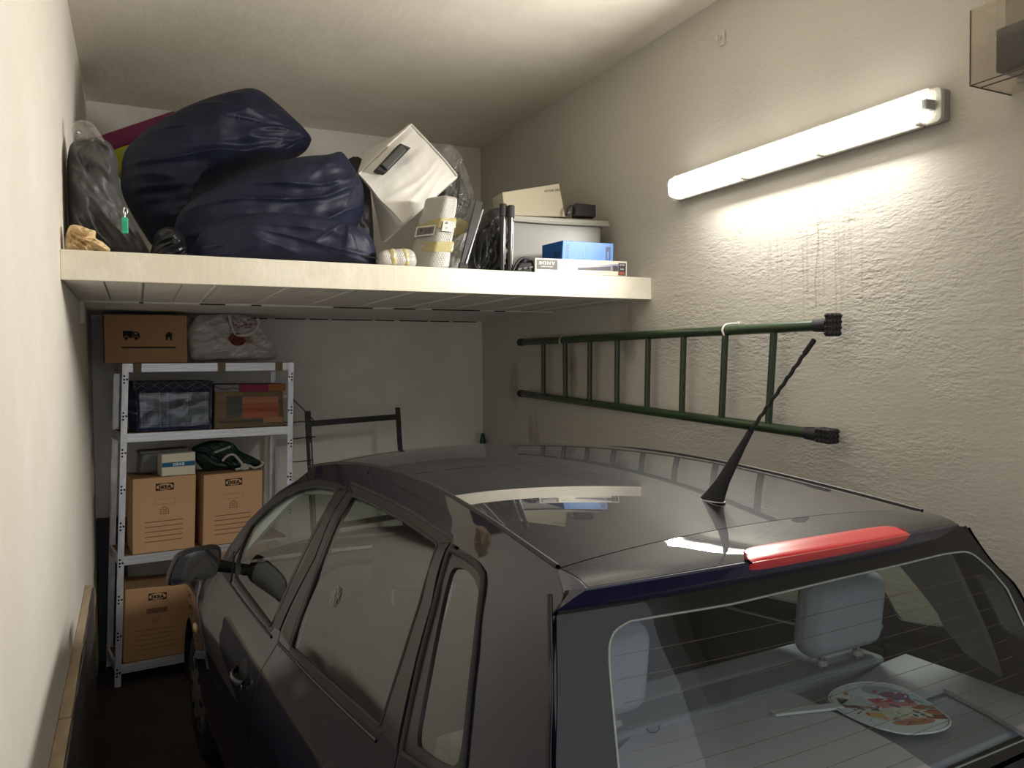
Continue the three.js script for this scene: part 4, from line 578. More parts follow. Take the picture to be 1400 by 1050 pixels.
{ // grey lidded tub with carton and adapter on it
  const f = [[1.748, 2.2213, -3.66], [2.2508, 2.2457, -3.55], [2.2568, 2.5304, -3.55], [1.7507, 2.5467, -3.66]]; f[0][1] = f[1][1] = YL + 0.002;
  const c = deep(f, [0.04, 0, -0.42]), t = thing('storage_tub', 'translucent grey plastic tub with a lid behind the blue box on the loft', 'tub', f[0]);
  part('tub', hexa(c, 0.02, 4, 8), phys({ color: lin(0.50, 0.50, 0.47), roughness: 0.3, transmission: 0.25, thickness: 0 }), t);
  const l = [[1.7267, 2.5312, -3.645], [2.2854, 2.5194, -3.53], [2.2902, 2.5489, -3.53], [1.7269, 2.5593, -3.645]], lid = deep(l, [0.04, 0, -0.45]);
  part('lid', hexa(lid, 0.008, 3), std({ color: lin(0.47, 0.46, 0.41), roughness: 0.45 }), t);
  part('rim', tube([add(l[0], [0, 0.004, 0.004]), mix(l[0], l[1], 0.5), add(l[1], [0, 0.004, 0.004])], 0.0075, 30, 8), std({ color: lin(0.47, 0.46, 0.41), roughness: 0.45 }), t);
  const top = Math.max(l[2][1], l[3][1]) + 0.009, b = [[1.753, 2.5689, -3.7], [2.0724, 2.5656, -3.62], [2.0526, 2.7497, -3.65], [1.7486, 2.6904, -3.72]], cc = stand([...b, [1.813, 2.6162, -3.96], [2.1871, 2.6286, -3.93], [2.1665, 2.8039, -3.96], [1.8096, 2.7148, -3.98]], top);
  const cart = thing('carton', 'cream white carton lying askew on the lid of the grey tub', 'box', b[0]);
  part('carton', hexa(cc, 0.003, 2), std({ color: lin(0.55, 0.50, 0.38), roughness: 0.75, bumpMap: fineBump, bumpScale: 0.0004 }), cart);
  part('printed_front', quad(face(cc, 0.01, 0.99, 0.01, 0.99)), std({ roughness: 0.75, map: canvasTex(512, 256, (x, w, h) => { x.fillStyle = '#c7bfa7'; x.fillRect(0, 0, w, h); x.fillStyle = '#2a2620'; x.font = 'bold 26px sans-serif'; x.save(); x.translate(372, 52); x.rotate(0.03); x.fillText('ASTON-DBS', 0, 0); x.restore(); for (let i = 0; i < 200; i++) { x.fillStyle = 'rgba(120,105,80,0.05)'; x.fillRect(rnd() * w, rnd() * h, 40, 2); } }) }), cart);
  part('side_edge', hexa([cc[1], add(cc[1], [0.006, 0, -0.004]), add(cc[2], [0.006, 0, -0.004]), cc[2], cc[5], add(cc[5], [0.006, 0, 0]), add(cc[6], [0.006, 0, 0]), cc[6]], 0.001, 1), M.kraftDark, cart);
  const p = [2.1644, 2.5619, -3.57], ad = thing('power_adapter', 'black power adapter with a coiled cable on the grey tub', 'adapter', p);
  part('housing', hexa(stand(deep([[2.1015, 2.5535, -3.57], [2.2203, 2.551, -3.55], [2.2207, 2.6324, -3.55], [2.1064, 2.6383, -3.57]], [0.02, 0, -0.07]), top), 0.006, 3), M.rubber, ad);
  part('cable', tube([[2.0585, 2.5712, -3.58], [2.0631, 2.6022, -3.58], [2.0854, 2.6212, -3.58], [2.1077, 2.6172, -3.58], [2.112, 2.5829, -3.58], [2.0985, 2.5665, -3.58]], 0.006, 40, 8), M.rubber, ad);
  part('plug', rod([2.0572, 2.577, -3.57], [2.0692, 2.5876, -3.56], 0.004), M.steel, ad);
}
{ // blue box, flat printed electronics box, buckled strap
  const f = [[1.8845, 2.2945, -3.33], [2.1573, 2.2942, -3.29], [2.1599, 2.3872, -3.29], [1.8913, 2.3928, -3.33]], b = [[1.8445, 2.3191, -3.46], [2.1663, 2.3244, -3.43], [2.1667, 2.4071, -3.43], [1.845, 2.3831, -3.46]];
  const c = stand([...f, ...b], Math.max([1.7042, 2.2903, -3.27][1], [2.2098, 2.2951, -3.245][1]) + 0.003), t = thing('blue_box', 'bright blue cardboard box lying on the flat electronics box', 'box', f[0]);
  part('carton', hexa(c, 0.003, 2), std({ color: lin(0.03, 0.13, 0.42), roughness: 0.45 }), t);
  part('printed_front', quad(face(c, 0.01, 0.99, 0.02, 0.98)), std({ roughness: 0.4, map: canvasTex(512, 200, (x, w, h) => { x.fillStyle = '#3d83cf'; x.fillRect(0, 0, w, h); for (let i = 0; i < 60; i++) { x.fillStyle = i % 2 ? 'rgba(20,60,130,0.16)' : 'rgba(150,200,255,0.12)'; x.fillRect(100 + rnd() * 330, rnd() * h, 1 + rnd() * 7, 20 + rnd() * 120); } x.fillStyle = '#123e7a'; x.font = 'bold 42px sans-serif'; x.save(); x.translate(62, 192); x.rotate(-Math.PI / 2); x.fillText('MOVIES', 0, 0); x.restore(); x.fillStyle = '#0d2f66'; x.fillRect(436, 40, 50, 150); x.fillStyle = '#6aa7e6'; x.font = 'bold 30px sans-serif'; x.save(); x.translate(472, 180); x.rotate(-Math.PI / 2); x.fillText('EXTRA', 0, 0); x.restore(); }) }), t);
  part('printed_side', quad(face([c[4], c[0], c[3], c[7]], 0.02, 0.98, 0.02, 0.98)), std({ roughness: 0.4, map: canvasTex(256, 128, (x, w, h) => { x.fillStyle = '#1d4f92'; x.fillRect(0, 0, w, h); x.fillStyle = '#143a6e'; x.fillRect(150, 66, 90, 46); }) }), t);
  const g = [[1.7035, 2.2026, -3.27], [2.2072, 2.1917, -3.245], [2.2098, 2.2951, -3.245], [1.7042, 2.2903, -3.27]], gb = [[1.7851, 2.2387, -3.45], [2.2828, 2.235, -3.43], [2.2831, 2.3226, -3.43], [1.7857, 2.3149, -3.45]]; gb[2][1] = g[2][1]; gb[3][1] = g[3][1];
  for (const q of [g, gb]) { q[0][1] = q[1][1] = YL + 0.002; }
  for (const q of [g[0], g[1]]) q[1] = YL + 0.002;
  const gc = [...g, ...gb], e = thing('electronics_box', 'flat white disc-player box with black brand panel at the loft edge', 'box', g[0]);
  part('carton', hexa(gc, 0.002, 2), std({ color: lin(0.5, 0.48, 0.42), roughness: 0.5 }), e);
  part('printed_front', quad(face(gc, 0.005, 0.995, 0.02, 0.98)), std({ roughness: 0.45, map: canvasTex(1024, 220, (x, w, h) => {
    x.fillStyle = '#d8d1bd'; x.fillRect(0, 0, w, h); const gr = x.createLinearGradient(500, 0, 900, 0); gr.addColorStop(0, '#d8d1bd'); gr.addColorStop(1, '#8d93b4'); x.fillStyle = gr; x.beginPath(); x.moveTo(470, 20); x.quadraticCurveTo(640, 60, 720, 64); x.lineTo(925, 40); x.lineTo(925, 110); x.lineTo(560, 80); x.fill();
    x.fillStyle = '#45423f'; x.fillRect(12, 20, 228, 150); x.fillStyle = '#efece2'; x.font = 'bold 62px serif'; x.textAlign = 'center'; x.fillText('SONY', 126, 92); x.font = 'bold 20px sans-serif'; x.fillText('make.believe', 126, 130);
    x.strokeStyle = '#5f7f97'; x.lineWidth = 8; x.beginPath(); x.ellipse(330, 62, 44, 20, -0.15, 0.6, 5.2); x.stroke(); x.beginPath(); x.moveTo(305, 40); x.lineTo(305, 78); x.stroke(); x.fillStyle = '#8c8a86'; x.font = '15px sans-serif'; x.fillText('Blu-ray Disc', 330, 112);
    x.fillStyle = '#5d5a66'; x.beginPath(); x.moveTo(462, 122); x.lineTo(860, 80); x.lineTo(925, 92); x.lineTo(925, 150); x.lineTo(462, 158); x.fill(); x.fillStyle = '#8d8a92'; x.fillRect(838, 86, 24, 56); x.fillStyle = '#3c3a44'; x.fillRect(862, 70, 60, 86);
    x.fillStyle = '#2f2c2c'; x.fillRect(926, 26, 88, 190); x.fillStyle = '#d8d4cc'; x.font = 'bold 30px sans-serif'; x.fillText('DVD', 970, 66); x.fillText('HD', 970, 130); x.fillStyle = '#a8463c'; x.fillRect(936, 160, 66, 40);
  }) }), e);
  const s = thing('buckled_strap', 'tangled black strap with a buckle beside the flat electronics box', 'strap', [1.6569, 2.2244, -3.3]);
  part('buckle', hexa(deep([[1.6047, 2.2132, -3.28], [1.6919, 2.209, -3.27], [1.6885, 2.2672, -3.27], [1.6357, 2.2624, -3.28]], [0, 0, -0.05]), 0.006, 3), M.rubber, s);
  part('strap', tube([[1.603, 2.2221, -3.3], [1.6225, 2.2607, -3.3], [1.6458, 2.2842, -3.3], [1.6768, 2.2909, -3.3], [1.6962, 2.285, -3.3], [1.7039, 2.2611, -3.3], [1.7036, 2.2264, -3.3]], 0.007, 50, 8), M.black, s);
  part('webbing', sack([[1.6079, 2.2199, -3.31], [1.6197, 2.2583, -3.31], [1.6469, 2.2872, -3.31], [1.6819, 2.2959, -3.31], [1.7092, 2.2834, -3.31], [1.7127, 2.2244, -3.31]], 0.025, 0.02, { fold: sum(folds(60, 0.02, 0.02, 3), lumps(0.03, 0.01)), around: 80, rings: 22 }), M.black, s);
  for (let i = 0; i < 3; i++) { const a = mix([1.6215, 2.2338, -3.275], [1.6741, 2.242, -3.265], i / 2); part('prong', rod(a, add(a, [0.012, 0.004, 0.01]), 0.004), M.steel, s); }
}

// ------------------------------------------------------------------ the car: local x to its right, y up, s forward along it
const car = thing('car', 'dark navy blue five-door hatchback parked nose-in, seen from its left rear corner', 'car', [1.1105, 0, -2.5]);
car.rotation.order = 'YXZ'; car.rotation.set(0, 0.0747, -0.0101);
const loc = (q) => [q[0], q[1], 2.5 - q[2]];
function hermite(T, x) {
  const n = T.length, S = (a, b) => (T[b][1] - T[a][1]) / (T[b][0] - T[a][0]);
  if (x <= T[0][0]) return T[0][1] + (x - T[0][0]) * S(0, 1);
  if (x >= T[n - 1][0]) return T[n - 1][1] + (x - T[n - 1][0]) * S(n - 2, n - 1);
  let i = 0; while (i < n - 2 && T[i + 1][0] <= x) i++;
  const m = (k) => (k === 0 ? S(0, 1) : k === n - 1 ? S(n - 2, n - 1) : S(k - 1, k + 1)), h = T[i + 1][0] - T[i][0], t = (x - T[i][0]) / h;
  return (2 * t ** 3 - 3 * t * t + 1) * T[i][1] + (t ** 3 - 2 * t * t + t) * h * m(i) + (-2 * t ** 3 + 3 * t * t) * T[i + 1][1] + (t ** 3 - t * t) * h * m(i + 1);
}
const PROF = [[0.12, 0.7], [0.22, 0.775], [0.34, 0.81], [0.48, 0.826], [0.62, 0.832], [0.74, 0.828], [0.82, 0.808], [0.88, 0.785], [0.95, 0.757], [1.05, 0.728], [1.15, 0.692], [1.25, 0.652], [1.35, 0.605], [1.43, 0.545], [1.5, 0.49]], REAR = [[0.22, 0.9], [0.35, 0.85], [0.5, 0.83], [0.66, 0.85], [0.78, 0.89], [0.88, 0.95], [0.95, 0.995], [1.05, 1.035], [1.15, 1.07], [1.25, 1.103], [1.33, 1.133], [1.38, 1.152], [1.45, 1.185]];
const taper = (s, y) => (s < 1.4 ? (0.06 + 0.55 * Math.exp(-(((y - 1.12) / 0.17) ** 2))) * (1.4 - s) ** 2 : 0) + (s > 3.3 ? 0.1 * ((s - 3.3) / 1.4) ** 2 : 0);
const half = (y, s) => hermite(PROF, y) - taper(s, y), rear = (x, y) => hermite(REAR, y) + (x < 0 ? 0.09 * x * x : 0);
const fuller = (y, s) => 0.07 * Math.exp(-(((y - 1.08) / 0.2) ** 2)) * (1 - THREE.MathUtils.smoothstep(s, 1.25, 2.3));
const sideOf = (g) => (s, y) => [g * (half(y, s) + (g > 0 ? fuller(y, s) : 0)), y, s], rearOf = (x, y) => [x, y, rear(x, y)];
const rail = (s) => { const t = s - 2; return (0.004416) * t ** 4 + (-0.027227) * t ** 3 + (-0.094388) * t ** 2 + (0.027261) * t ** 1 + 1.484714; };
const inset = (P, d) => { const k = area(P) > 0 ? 1 : -1, n = P.length; return P.map((p, i) => { const a = P[(i + n - 1) % n], b = P[(i + 1) % n], e1 = [p[0] - a[0], p[1] - a[1]], e2 = [b[0] - p[0], b[1] - p[1]], l1 = Math.hypot(...e1) || 1, l2 = Math.hypot(...e2) || 1; const n1 = [-e1[1] / l1 * k, e1[0] / l1 * k], n2 = [-e2[1] / l2 * k, e2[0] / l2 * k]; let m = [n1[0] + n2[0], n1[1] + n2[1]]; const L = Math.hypot(...m) || 1, c = Math.max(0.45, L / 2); m = [m[0] / L / c, m[1] / L / c]; return [p[0] + m[0] * d, p[1] + m[1] * d]; }); };
const round = (P, r, n = 5) => { const out = [], N = P.length; P.forEach((p, i) => { const a = P[(i + N - 1) % N], b = P[(i + 1) % N], rad = p[2] ?? r, la = Math.hypot(a[0] - p[0], a[1] - p[1]), lb = Math.hypot(b[0] - p[0], b[1] - p[1]), q = Math.min(rad, la * 0.45, lb * 0.45); if (q < 1e-4) { out.push([p[0], p[1]]); return; } const A = mix(p, a, q / la), B = mix(p, b, q / lb); for (let k = 0; k <= n; k++) { const t = k / n; out.push([(1 - t) ** 2 * A[0] + 2 * t * (1 - t) * p[0] + t * t * B[0], (1 - t) ** 2 * A[1] + 2 * t * (1 - t) * p[1] + t * t * B[1]]); } }); return out; };
const alongS = (f, a, b, n) => Array.from({ length: n + 1 }, (_, i) => { const s = lerp(a, b, i / n); return [s, f(s)]; });
// a sheet of thickness t: the outline (and holes) drawn in the two running numbers of the surface
function panel(outline, surf, out, { holes = [], h = 0.06, t = 0.006, off = 0 } = {}) {
  const all = [outline, ...holes].map((P) => P.map((p) => new THREE.Vector2(p[0], p[1])));
  const clean = all.map((P) => P.filter((p, i) => p.distanceTo(P[(i + 1) % P.length]) > 1e-5));
  let tris = THREE.ShapeUtils.triangulateShape(clean[0], clean.slice(1)).map((a) => [...a]); const pts = clean.flat().map((p) => [p.x, p.y]);
  for (let pass = 0; pass < 9; pass++) {
    const mid = new Map(), key = (a, b) => (a < b ? a + '_' + b : b + '_' + a); let any = false;
    const cut = (a, b) => { if (Math.hypot(pts[a][0] - pts[b][0], pts[a][1] - pts[b][1]) <= h) return -1; const k = key(a, b); if (!mid.has(k)) { mid.set(k, pts.length); pts.push([(pts[a][0] + pts[b][0]) / 2, (pts[a][1] + pts[b][1]) / 2]); } any = true; return mid.get(k); };
    const next = [];
    for (let [a, b, c] of tris) {
      let x = cut(a, b), y = cut(b, c), z = cut(c, a); const n = (x >= 0) + (y >= 0) + (z >= 0);
      if (!n) { next.push([a, b, c]); continue; }
      if (n === 3) { next.push([a, x, z], [x, b, y], [z, y, c], [x, y, z]); continue; }
      while (!(x >= 0 && (n === 1 || y >= 0))) [a, b, c, x, y, z] = [b, c, a, y, z, x];
      if (n === 1) next.push([a, x, c], [x, b, c]); else next.push([x, b, y], [a, x, y], [a, y, c]);
    }
    tris = next; if (!any) break;
  }
  const e = 1e-3, P = [], N = [];
  for (const [a, b] of pts) { const q = V(loc(surf(a, b))), da = V(loc(surf(a + e, b))).sub(V(loc(surf(a - e, b)))), db = V(loc(surf(a, b + e))).sub(V(loc(surf(a, b - e)))), n = da.cross(db).normalize(); if (n.dot(V([out[0], out[1], -out[2]])) < 0) n.negate(); N.push(n); P.push(q.addScaledVector(n, off)); }
  const pos = [], nor = [], uv = [], put = (i, inner) => { const q = P[i].clone(); if (inner) q.addScaledVector(N[i], -t); pos.push(...q.toArray()); nor.push(...(inner ? N[i].clone().negate() : N[i]).toArray()); uv.push(...pts[i]); };
  const edge = new Map(), u = new THREE.Vector3(), v = new THREE.Vector3();
  for (const [a, b, c] of tris) {
    const flip = u.copy(P[b]).sub(P[a]).cross(v.copy(P[c]).sub(P[a])).dot(N[a]) < 0, [i, j, k] = flip ? [a, c, b] : [a, b, c];
    put(i); put(j); put(k); if (t > 0) { put(i, 1); put(k, 1); put(j, 1); for (const [p, q] of [[i, j], [j, k], [k, i]]) { const kk = q + '_' + p; if (edge.has(kk)) edge.delete(kk); else edge.set(p + '_' + q, [p, q]); } }
  }
  for (const [p, q] of edge.values()) {   // closed rim
    const A = P[p], B = P[q], A2 = A.clone().addScaledVector(N[p], -t), B2 = B.clone().addScaledVector(N[q], -t), n = u.copy(B).sub(A).cross(v.copy(N[p])).normalize();
    for (const w of [A, A2, B, B, A2, B2]) { pos.push(...w.toArray()); nor.push(...n.toArray()); uv.push(0, 0); }
  }
  const g = new THREE.BufferGeometry(); g.setAttribute('position', new THREE.Float32BufferAttribute(pos, 3)); g.setAttribute('normal', new THREE.Float32BufferAttribute(nor, 3)); g.setAttribute('uv', new THREE.Float32BufferAttribute(uv, 2)); return g;
}
function loft(rows, closed = false) {   // rows of points (car coordinates) skinned into one surface
  const p = [], ix = [], m = rows[0].length; rows.forEach((r) => r.forEach((q) => p.push(...loc(q))));
  for (let i = 0; i + 1 < rows.length; i++) for (let j = 0; j < (closed ? m : m - 1); j++) { const a = i * m + j, b = i * m + (j + 1) % m; ix.push(a, b, a + m, b, b + m, a + m); }
  const g = new THREE.BufferGeometry(); g.setAttribute('position', new THREE.Float32BufferAttribute(p, 3)); g.setIndex(ix); g.setAttribute('normal', weldNormals(g)); return g;
}
const flipped = (g) => { const a = g.index.array; for (let i = 0; i < a.length; i += 3) { const t = a[i]; a[i] = a[i + 1]; a[i + 1] = t; } g.setAttribute('normal', weldNormals(g)); return g; };
const ctube = (pts, r, n = 50, k = 8, closed = false) => tube(pts.map(loc), r, n, k, closed);
const onSide = (g, pts, off = 0) => pts.map(([s, y]) => { const q = sideOf(g)(s, y); return [q[0] + g * off, q[1], q[2]]; });
const cbox = (x0, x1, y0, y1, s0, s1, r = 0.02, n = 3) => block(x0, x1, y0, y1, 2.5 - s1, 2.5 - s0, r, n);

const dust = dataTex(256, stainH, (v, i) => { const k = clamp(v * 0.8 + 0.6 * (fineH[i] - 0.5), 0, 1); return mix([18, 18, 26], [38, 36, 40], k); }, 0.5, true);
Object.assign(M, {
  paint: phys({ color: lin(0.0055, 0.0055, 0.017), roughness: 0.5, specularIntensity: 0.25, clearcoat: 1, clearcoatRoughness: 0.02 }),
  dusty: phys({ map: dust, roughness: 0.6, specularIntensity: 0.25, clearcoat: 1, clearcoatRoughness: 0.012 }),
  spoiler: phys({ color: lin(0.006, 0.006, 0.045), roughness: 0.35, clearcoat: 1, clearcoatRoughness: 0.03 }),
  frame: phys({ color: lin(0.015, 0.0145, 0.0145), roughness: 0.5, specularIntensity: 0.6, clearcoat: 0.4, clearcoatRoughness: 0.15 }),
  glass: phys({ color: lin(0.76, 0.81, 0.77), roughness: 0.01, transmission: 1, thickness: 0, ior: 1.8 }),
  rearGlass: phys({ color: lin(0.88, 0.93, 0.92), roughness: 0.01, transmission: 1, thickness: 0, ior: 1.5 }),
  band: phys({ color: lin(0.012, 0.0115, 0.010), roughness: 0.4, specularIntensity: 0.2, clearcoat: 0.75, clearcoatRoughness: 0.03 }),
  seat: std({ color: lin(0.36, 0.39, 0.43), roughness: 0.95, bumpMap: fineBump, bumpScale: 0.0008 }),
  seatDark: std({ color: lin(0.025, 0.026, 0.03), roughness: 0.95 }),
  shelf: std({ color: lin(0.62, 0.62, 0.70), roughness: 0.95, bumpMap: fineBump, bumpScale: 0.0006 }),
  pillar: std({ color: lin(0.68, 0.74, 0.76), roughness: 0.8 }),
  quarterTrim: std({ color: lin(0.13, 0.125, 0.12), roughness: 0.8 }),
  lining: std({ color: lin(0.4, 0.4, 0.38), roughness: 0.95 }),
  cabin: std({ color: lin(0.02, 0.02, 0.022), roughness: 0.8 }),
  red: phys({ color: lin(0.8, 0.035, 0.05), roughness: 0.25, clearcoat: 1, clearcoatRoughness: 0.05 }),
  edgeGlass: phys({ color: lin(0.38, 0.44, 0.41), roughness: 0.25, clearcoat: 1 }),
  mirror: std({ color: lin(0.75, 0.75, 0.75), metalness: 1, roughness: 0.03 }),
  rim: std({ color: lin(0.28, 0.27, 0.26), metalness: 0.6, roughness: 0.4 }),
  orange: phys({ color: lin(0.6, 0.45, 0.2), roughness: 0.2, clearcoat: 1 }),
});
const SEAM = [[0.93, 0.668], [1.0, 0.665], [1.151, 0.645], [1.25, 0.622], [1.37, 0.597], [1.42, 0.585]];
const seam = (y) => hermite(SEAM, y), SEAMR = [[0.93, 0.73], [1.0, 0.73], [1.15, 0.722], [1.25, 0.695], [1.31, 0.635], [1.37, 0.597], [1.42, 0.58]], seamR = (y) => hermite(SEAMR, y), seamOf = (g, y) => (g < 0 ? seam(y) : seamR(y));

// --- windows and doors, drawn on the left flank as [s, y]
const frontPane = round([[3.1582, 0.9798], [3.1925, 1.0238], [3.1998, 1.0878], [3.172, 1.1692], [3.0203, 1.2617], [2.8937, 1.3189], [2.7688, 1.362], [2.6436, 1.3862], [2.4687, 1.3989], [2.4411, 1.3725], [2.5592, 0.9672]], 0.012);
const rearPane = round([[2.3149, 1.4025], [2.122, 1.4023], [1.8875, 1.3973], [1.68, 1.385], [1.6396, 1.2755], [1.6308, 1.1621], [1.6354, 1.0232], [1.9249, 1.0038], [2.3294, 0.9759], [2.3066, 1.1655]], 0.01);
const quarterPane = round([[1.5642, 1.3605], [1.5345, 1.3667], [1.4942, 1.364], [1.4577, 1.3557], [1.4273, 1.3412], [1.3976, 1.2986], [1.3815, 1.2666], [1.3453, 1.1866], [1.3162, 1.1062], [1.3142, 1.0793], [1.3415, 1.0698], [1.3879, 1.0611], [1.4604, 1.0538], [1.4747, 1.072], [1.5052, 1.1717], [1.5494, 1.2993], [1.5678, 1.3497]], 0.02);
const doorTopF = [[2.3971, 1.4124], [2.5337, 1.4093], [2.6843, 1.4011], [2.8702, 1.3597], [3.053, 1.2795], [3.2129, 1.1621], [3.2635, 1.0753], [3.2923, 1.0108]];
const gapLine = [...[[2.3852, 1.4119], [2.3713, 1.2129], [2.4639, 0.9822], [2.4552, 0.9529]], [2.505, 0.865], [2.515, 0.8], [2.505, 0.6], [2.5, 0.26]];
const frontDoor = [...doorTopF, [3.42, 0.955], [3.45, 0.85], [3.45, 0.4], [3.4, 0.26], [2.5, 0.26], [2.505, 0.6], [2.515, 0.8], [2.505, 0.865], ...[[2.4552, 0.9529], [2.4639, 0.9822], [2.3713, 1.2129]]];
const doorTopR = [[2.3959, 1.4221], [2.1632, 1.4213], [1.9068, 1.4147], [1.7566, 1.4058], [1.6327, 1.3967]];
const rearDoor = [...[[2.4639, 0.9822], [2.3713, 1.2129]], ...doorTopR, ...[[1.6345, 1.383], [1.5864, 1.2843], [1.5689, 1.1811], [1.5317, 1.0129]], [1.53, 0.95], [1.6, 0.86], [1.74, 0.72], [1.81, 0.55], [1.9, 0.4], [1.95, 0.26], [2.5, 0.26], [2.505, 0.6], [2.515, 0.8], [2.505, 0.865], ...[[2.4552, 0.9529]]];
const quarterSeal = round([[1.6205, 1.3915], [1.5443, 1.3915], [1.4818, 1.3871], [1.4392, 1.3771], [1.4137, 1.3524], [1.3534, 1.2467], [1.3185, 1.1648], [1.2878, 1.086], [1.2768, 1.0436], [1.3544, 1.0376], [1.5181, 1.0157], [1.557, 1.1847], [1.58, 1.2932], [1.619, 1.3756]], 0.012);
const pillarEdge = [[2.775, 1.408], [2.883, 1.3721], [3.0052, 1.3205], [3.2445, 1.1789], [3.4065, 1.0416], [3.4692, 0.973]];
const HOOD = [[3.3, 0.985], [3.45, 0.955], [3.8, 0.9], [4.2, 0.825], [4.5, 0.735], [4.62, 0.66]];
const hoodY = (s) => hermite(HOOD, s);
const arch = (c, a0, a1, n = 14, R = 0.335) => Array.from({ length: n + 1 }, (_, i) => { const a = lerp(a0, a1, i / n); return [c + R * Math.cos(a), 0.29 + R * Math.sin(a)]; });
const WF = 3.88, WR = 1.42;
const cornerS = (y, g = -1) => { let s = 1.1; for (let i = 0; i < 8; i++) s = rear(sideOf(g)(s, y)[0], y); return s; };
const flankOf = (g) => [
  ...alongS(rail, 1.245, 2.8, 22), ...pillarEdge.filter((p) => p[0] > 2.83), ...alongS(hoodY, 3.48, 4.62, 10), [4.64, 0.5], [4.6, 0.22], ...arch(WF, -0.22, Math.PI + 0.22), [3.4, 0.17], [2.5, 0.165], [1.9, 0.17], ...arch(WR, -0.3, Math.PI + 0.3),
  ...[0.3, 0.42, 0.52, 0.62, 0.72, 0.82, 0.9, 0.96, 0.99, 1.02, 1.06, 1.1, 1.14, 1.18, 1.22, 1.26, 1.3, 1.33, 1.36, 1.39].map((y) => [cornerS(y, g) + 0.003, y]),
];
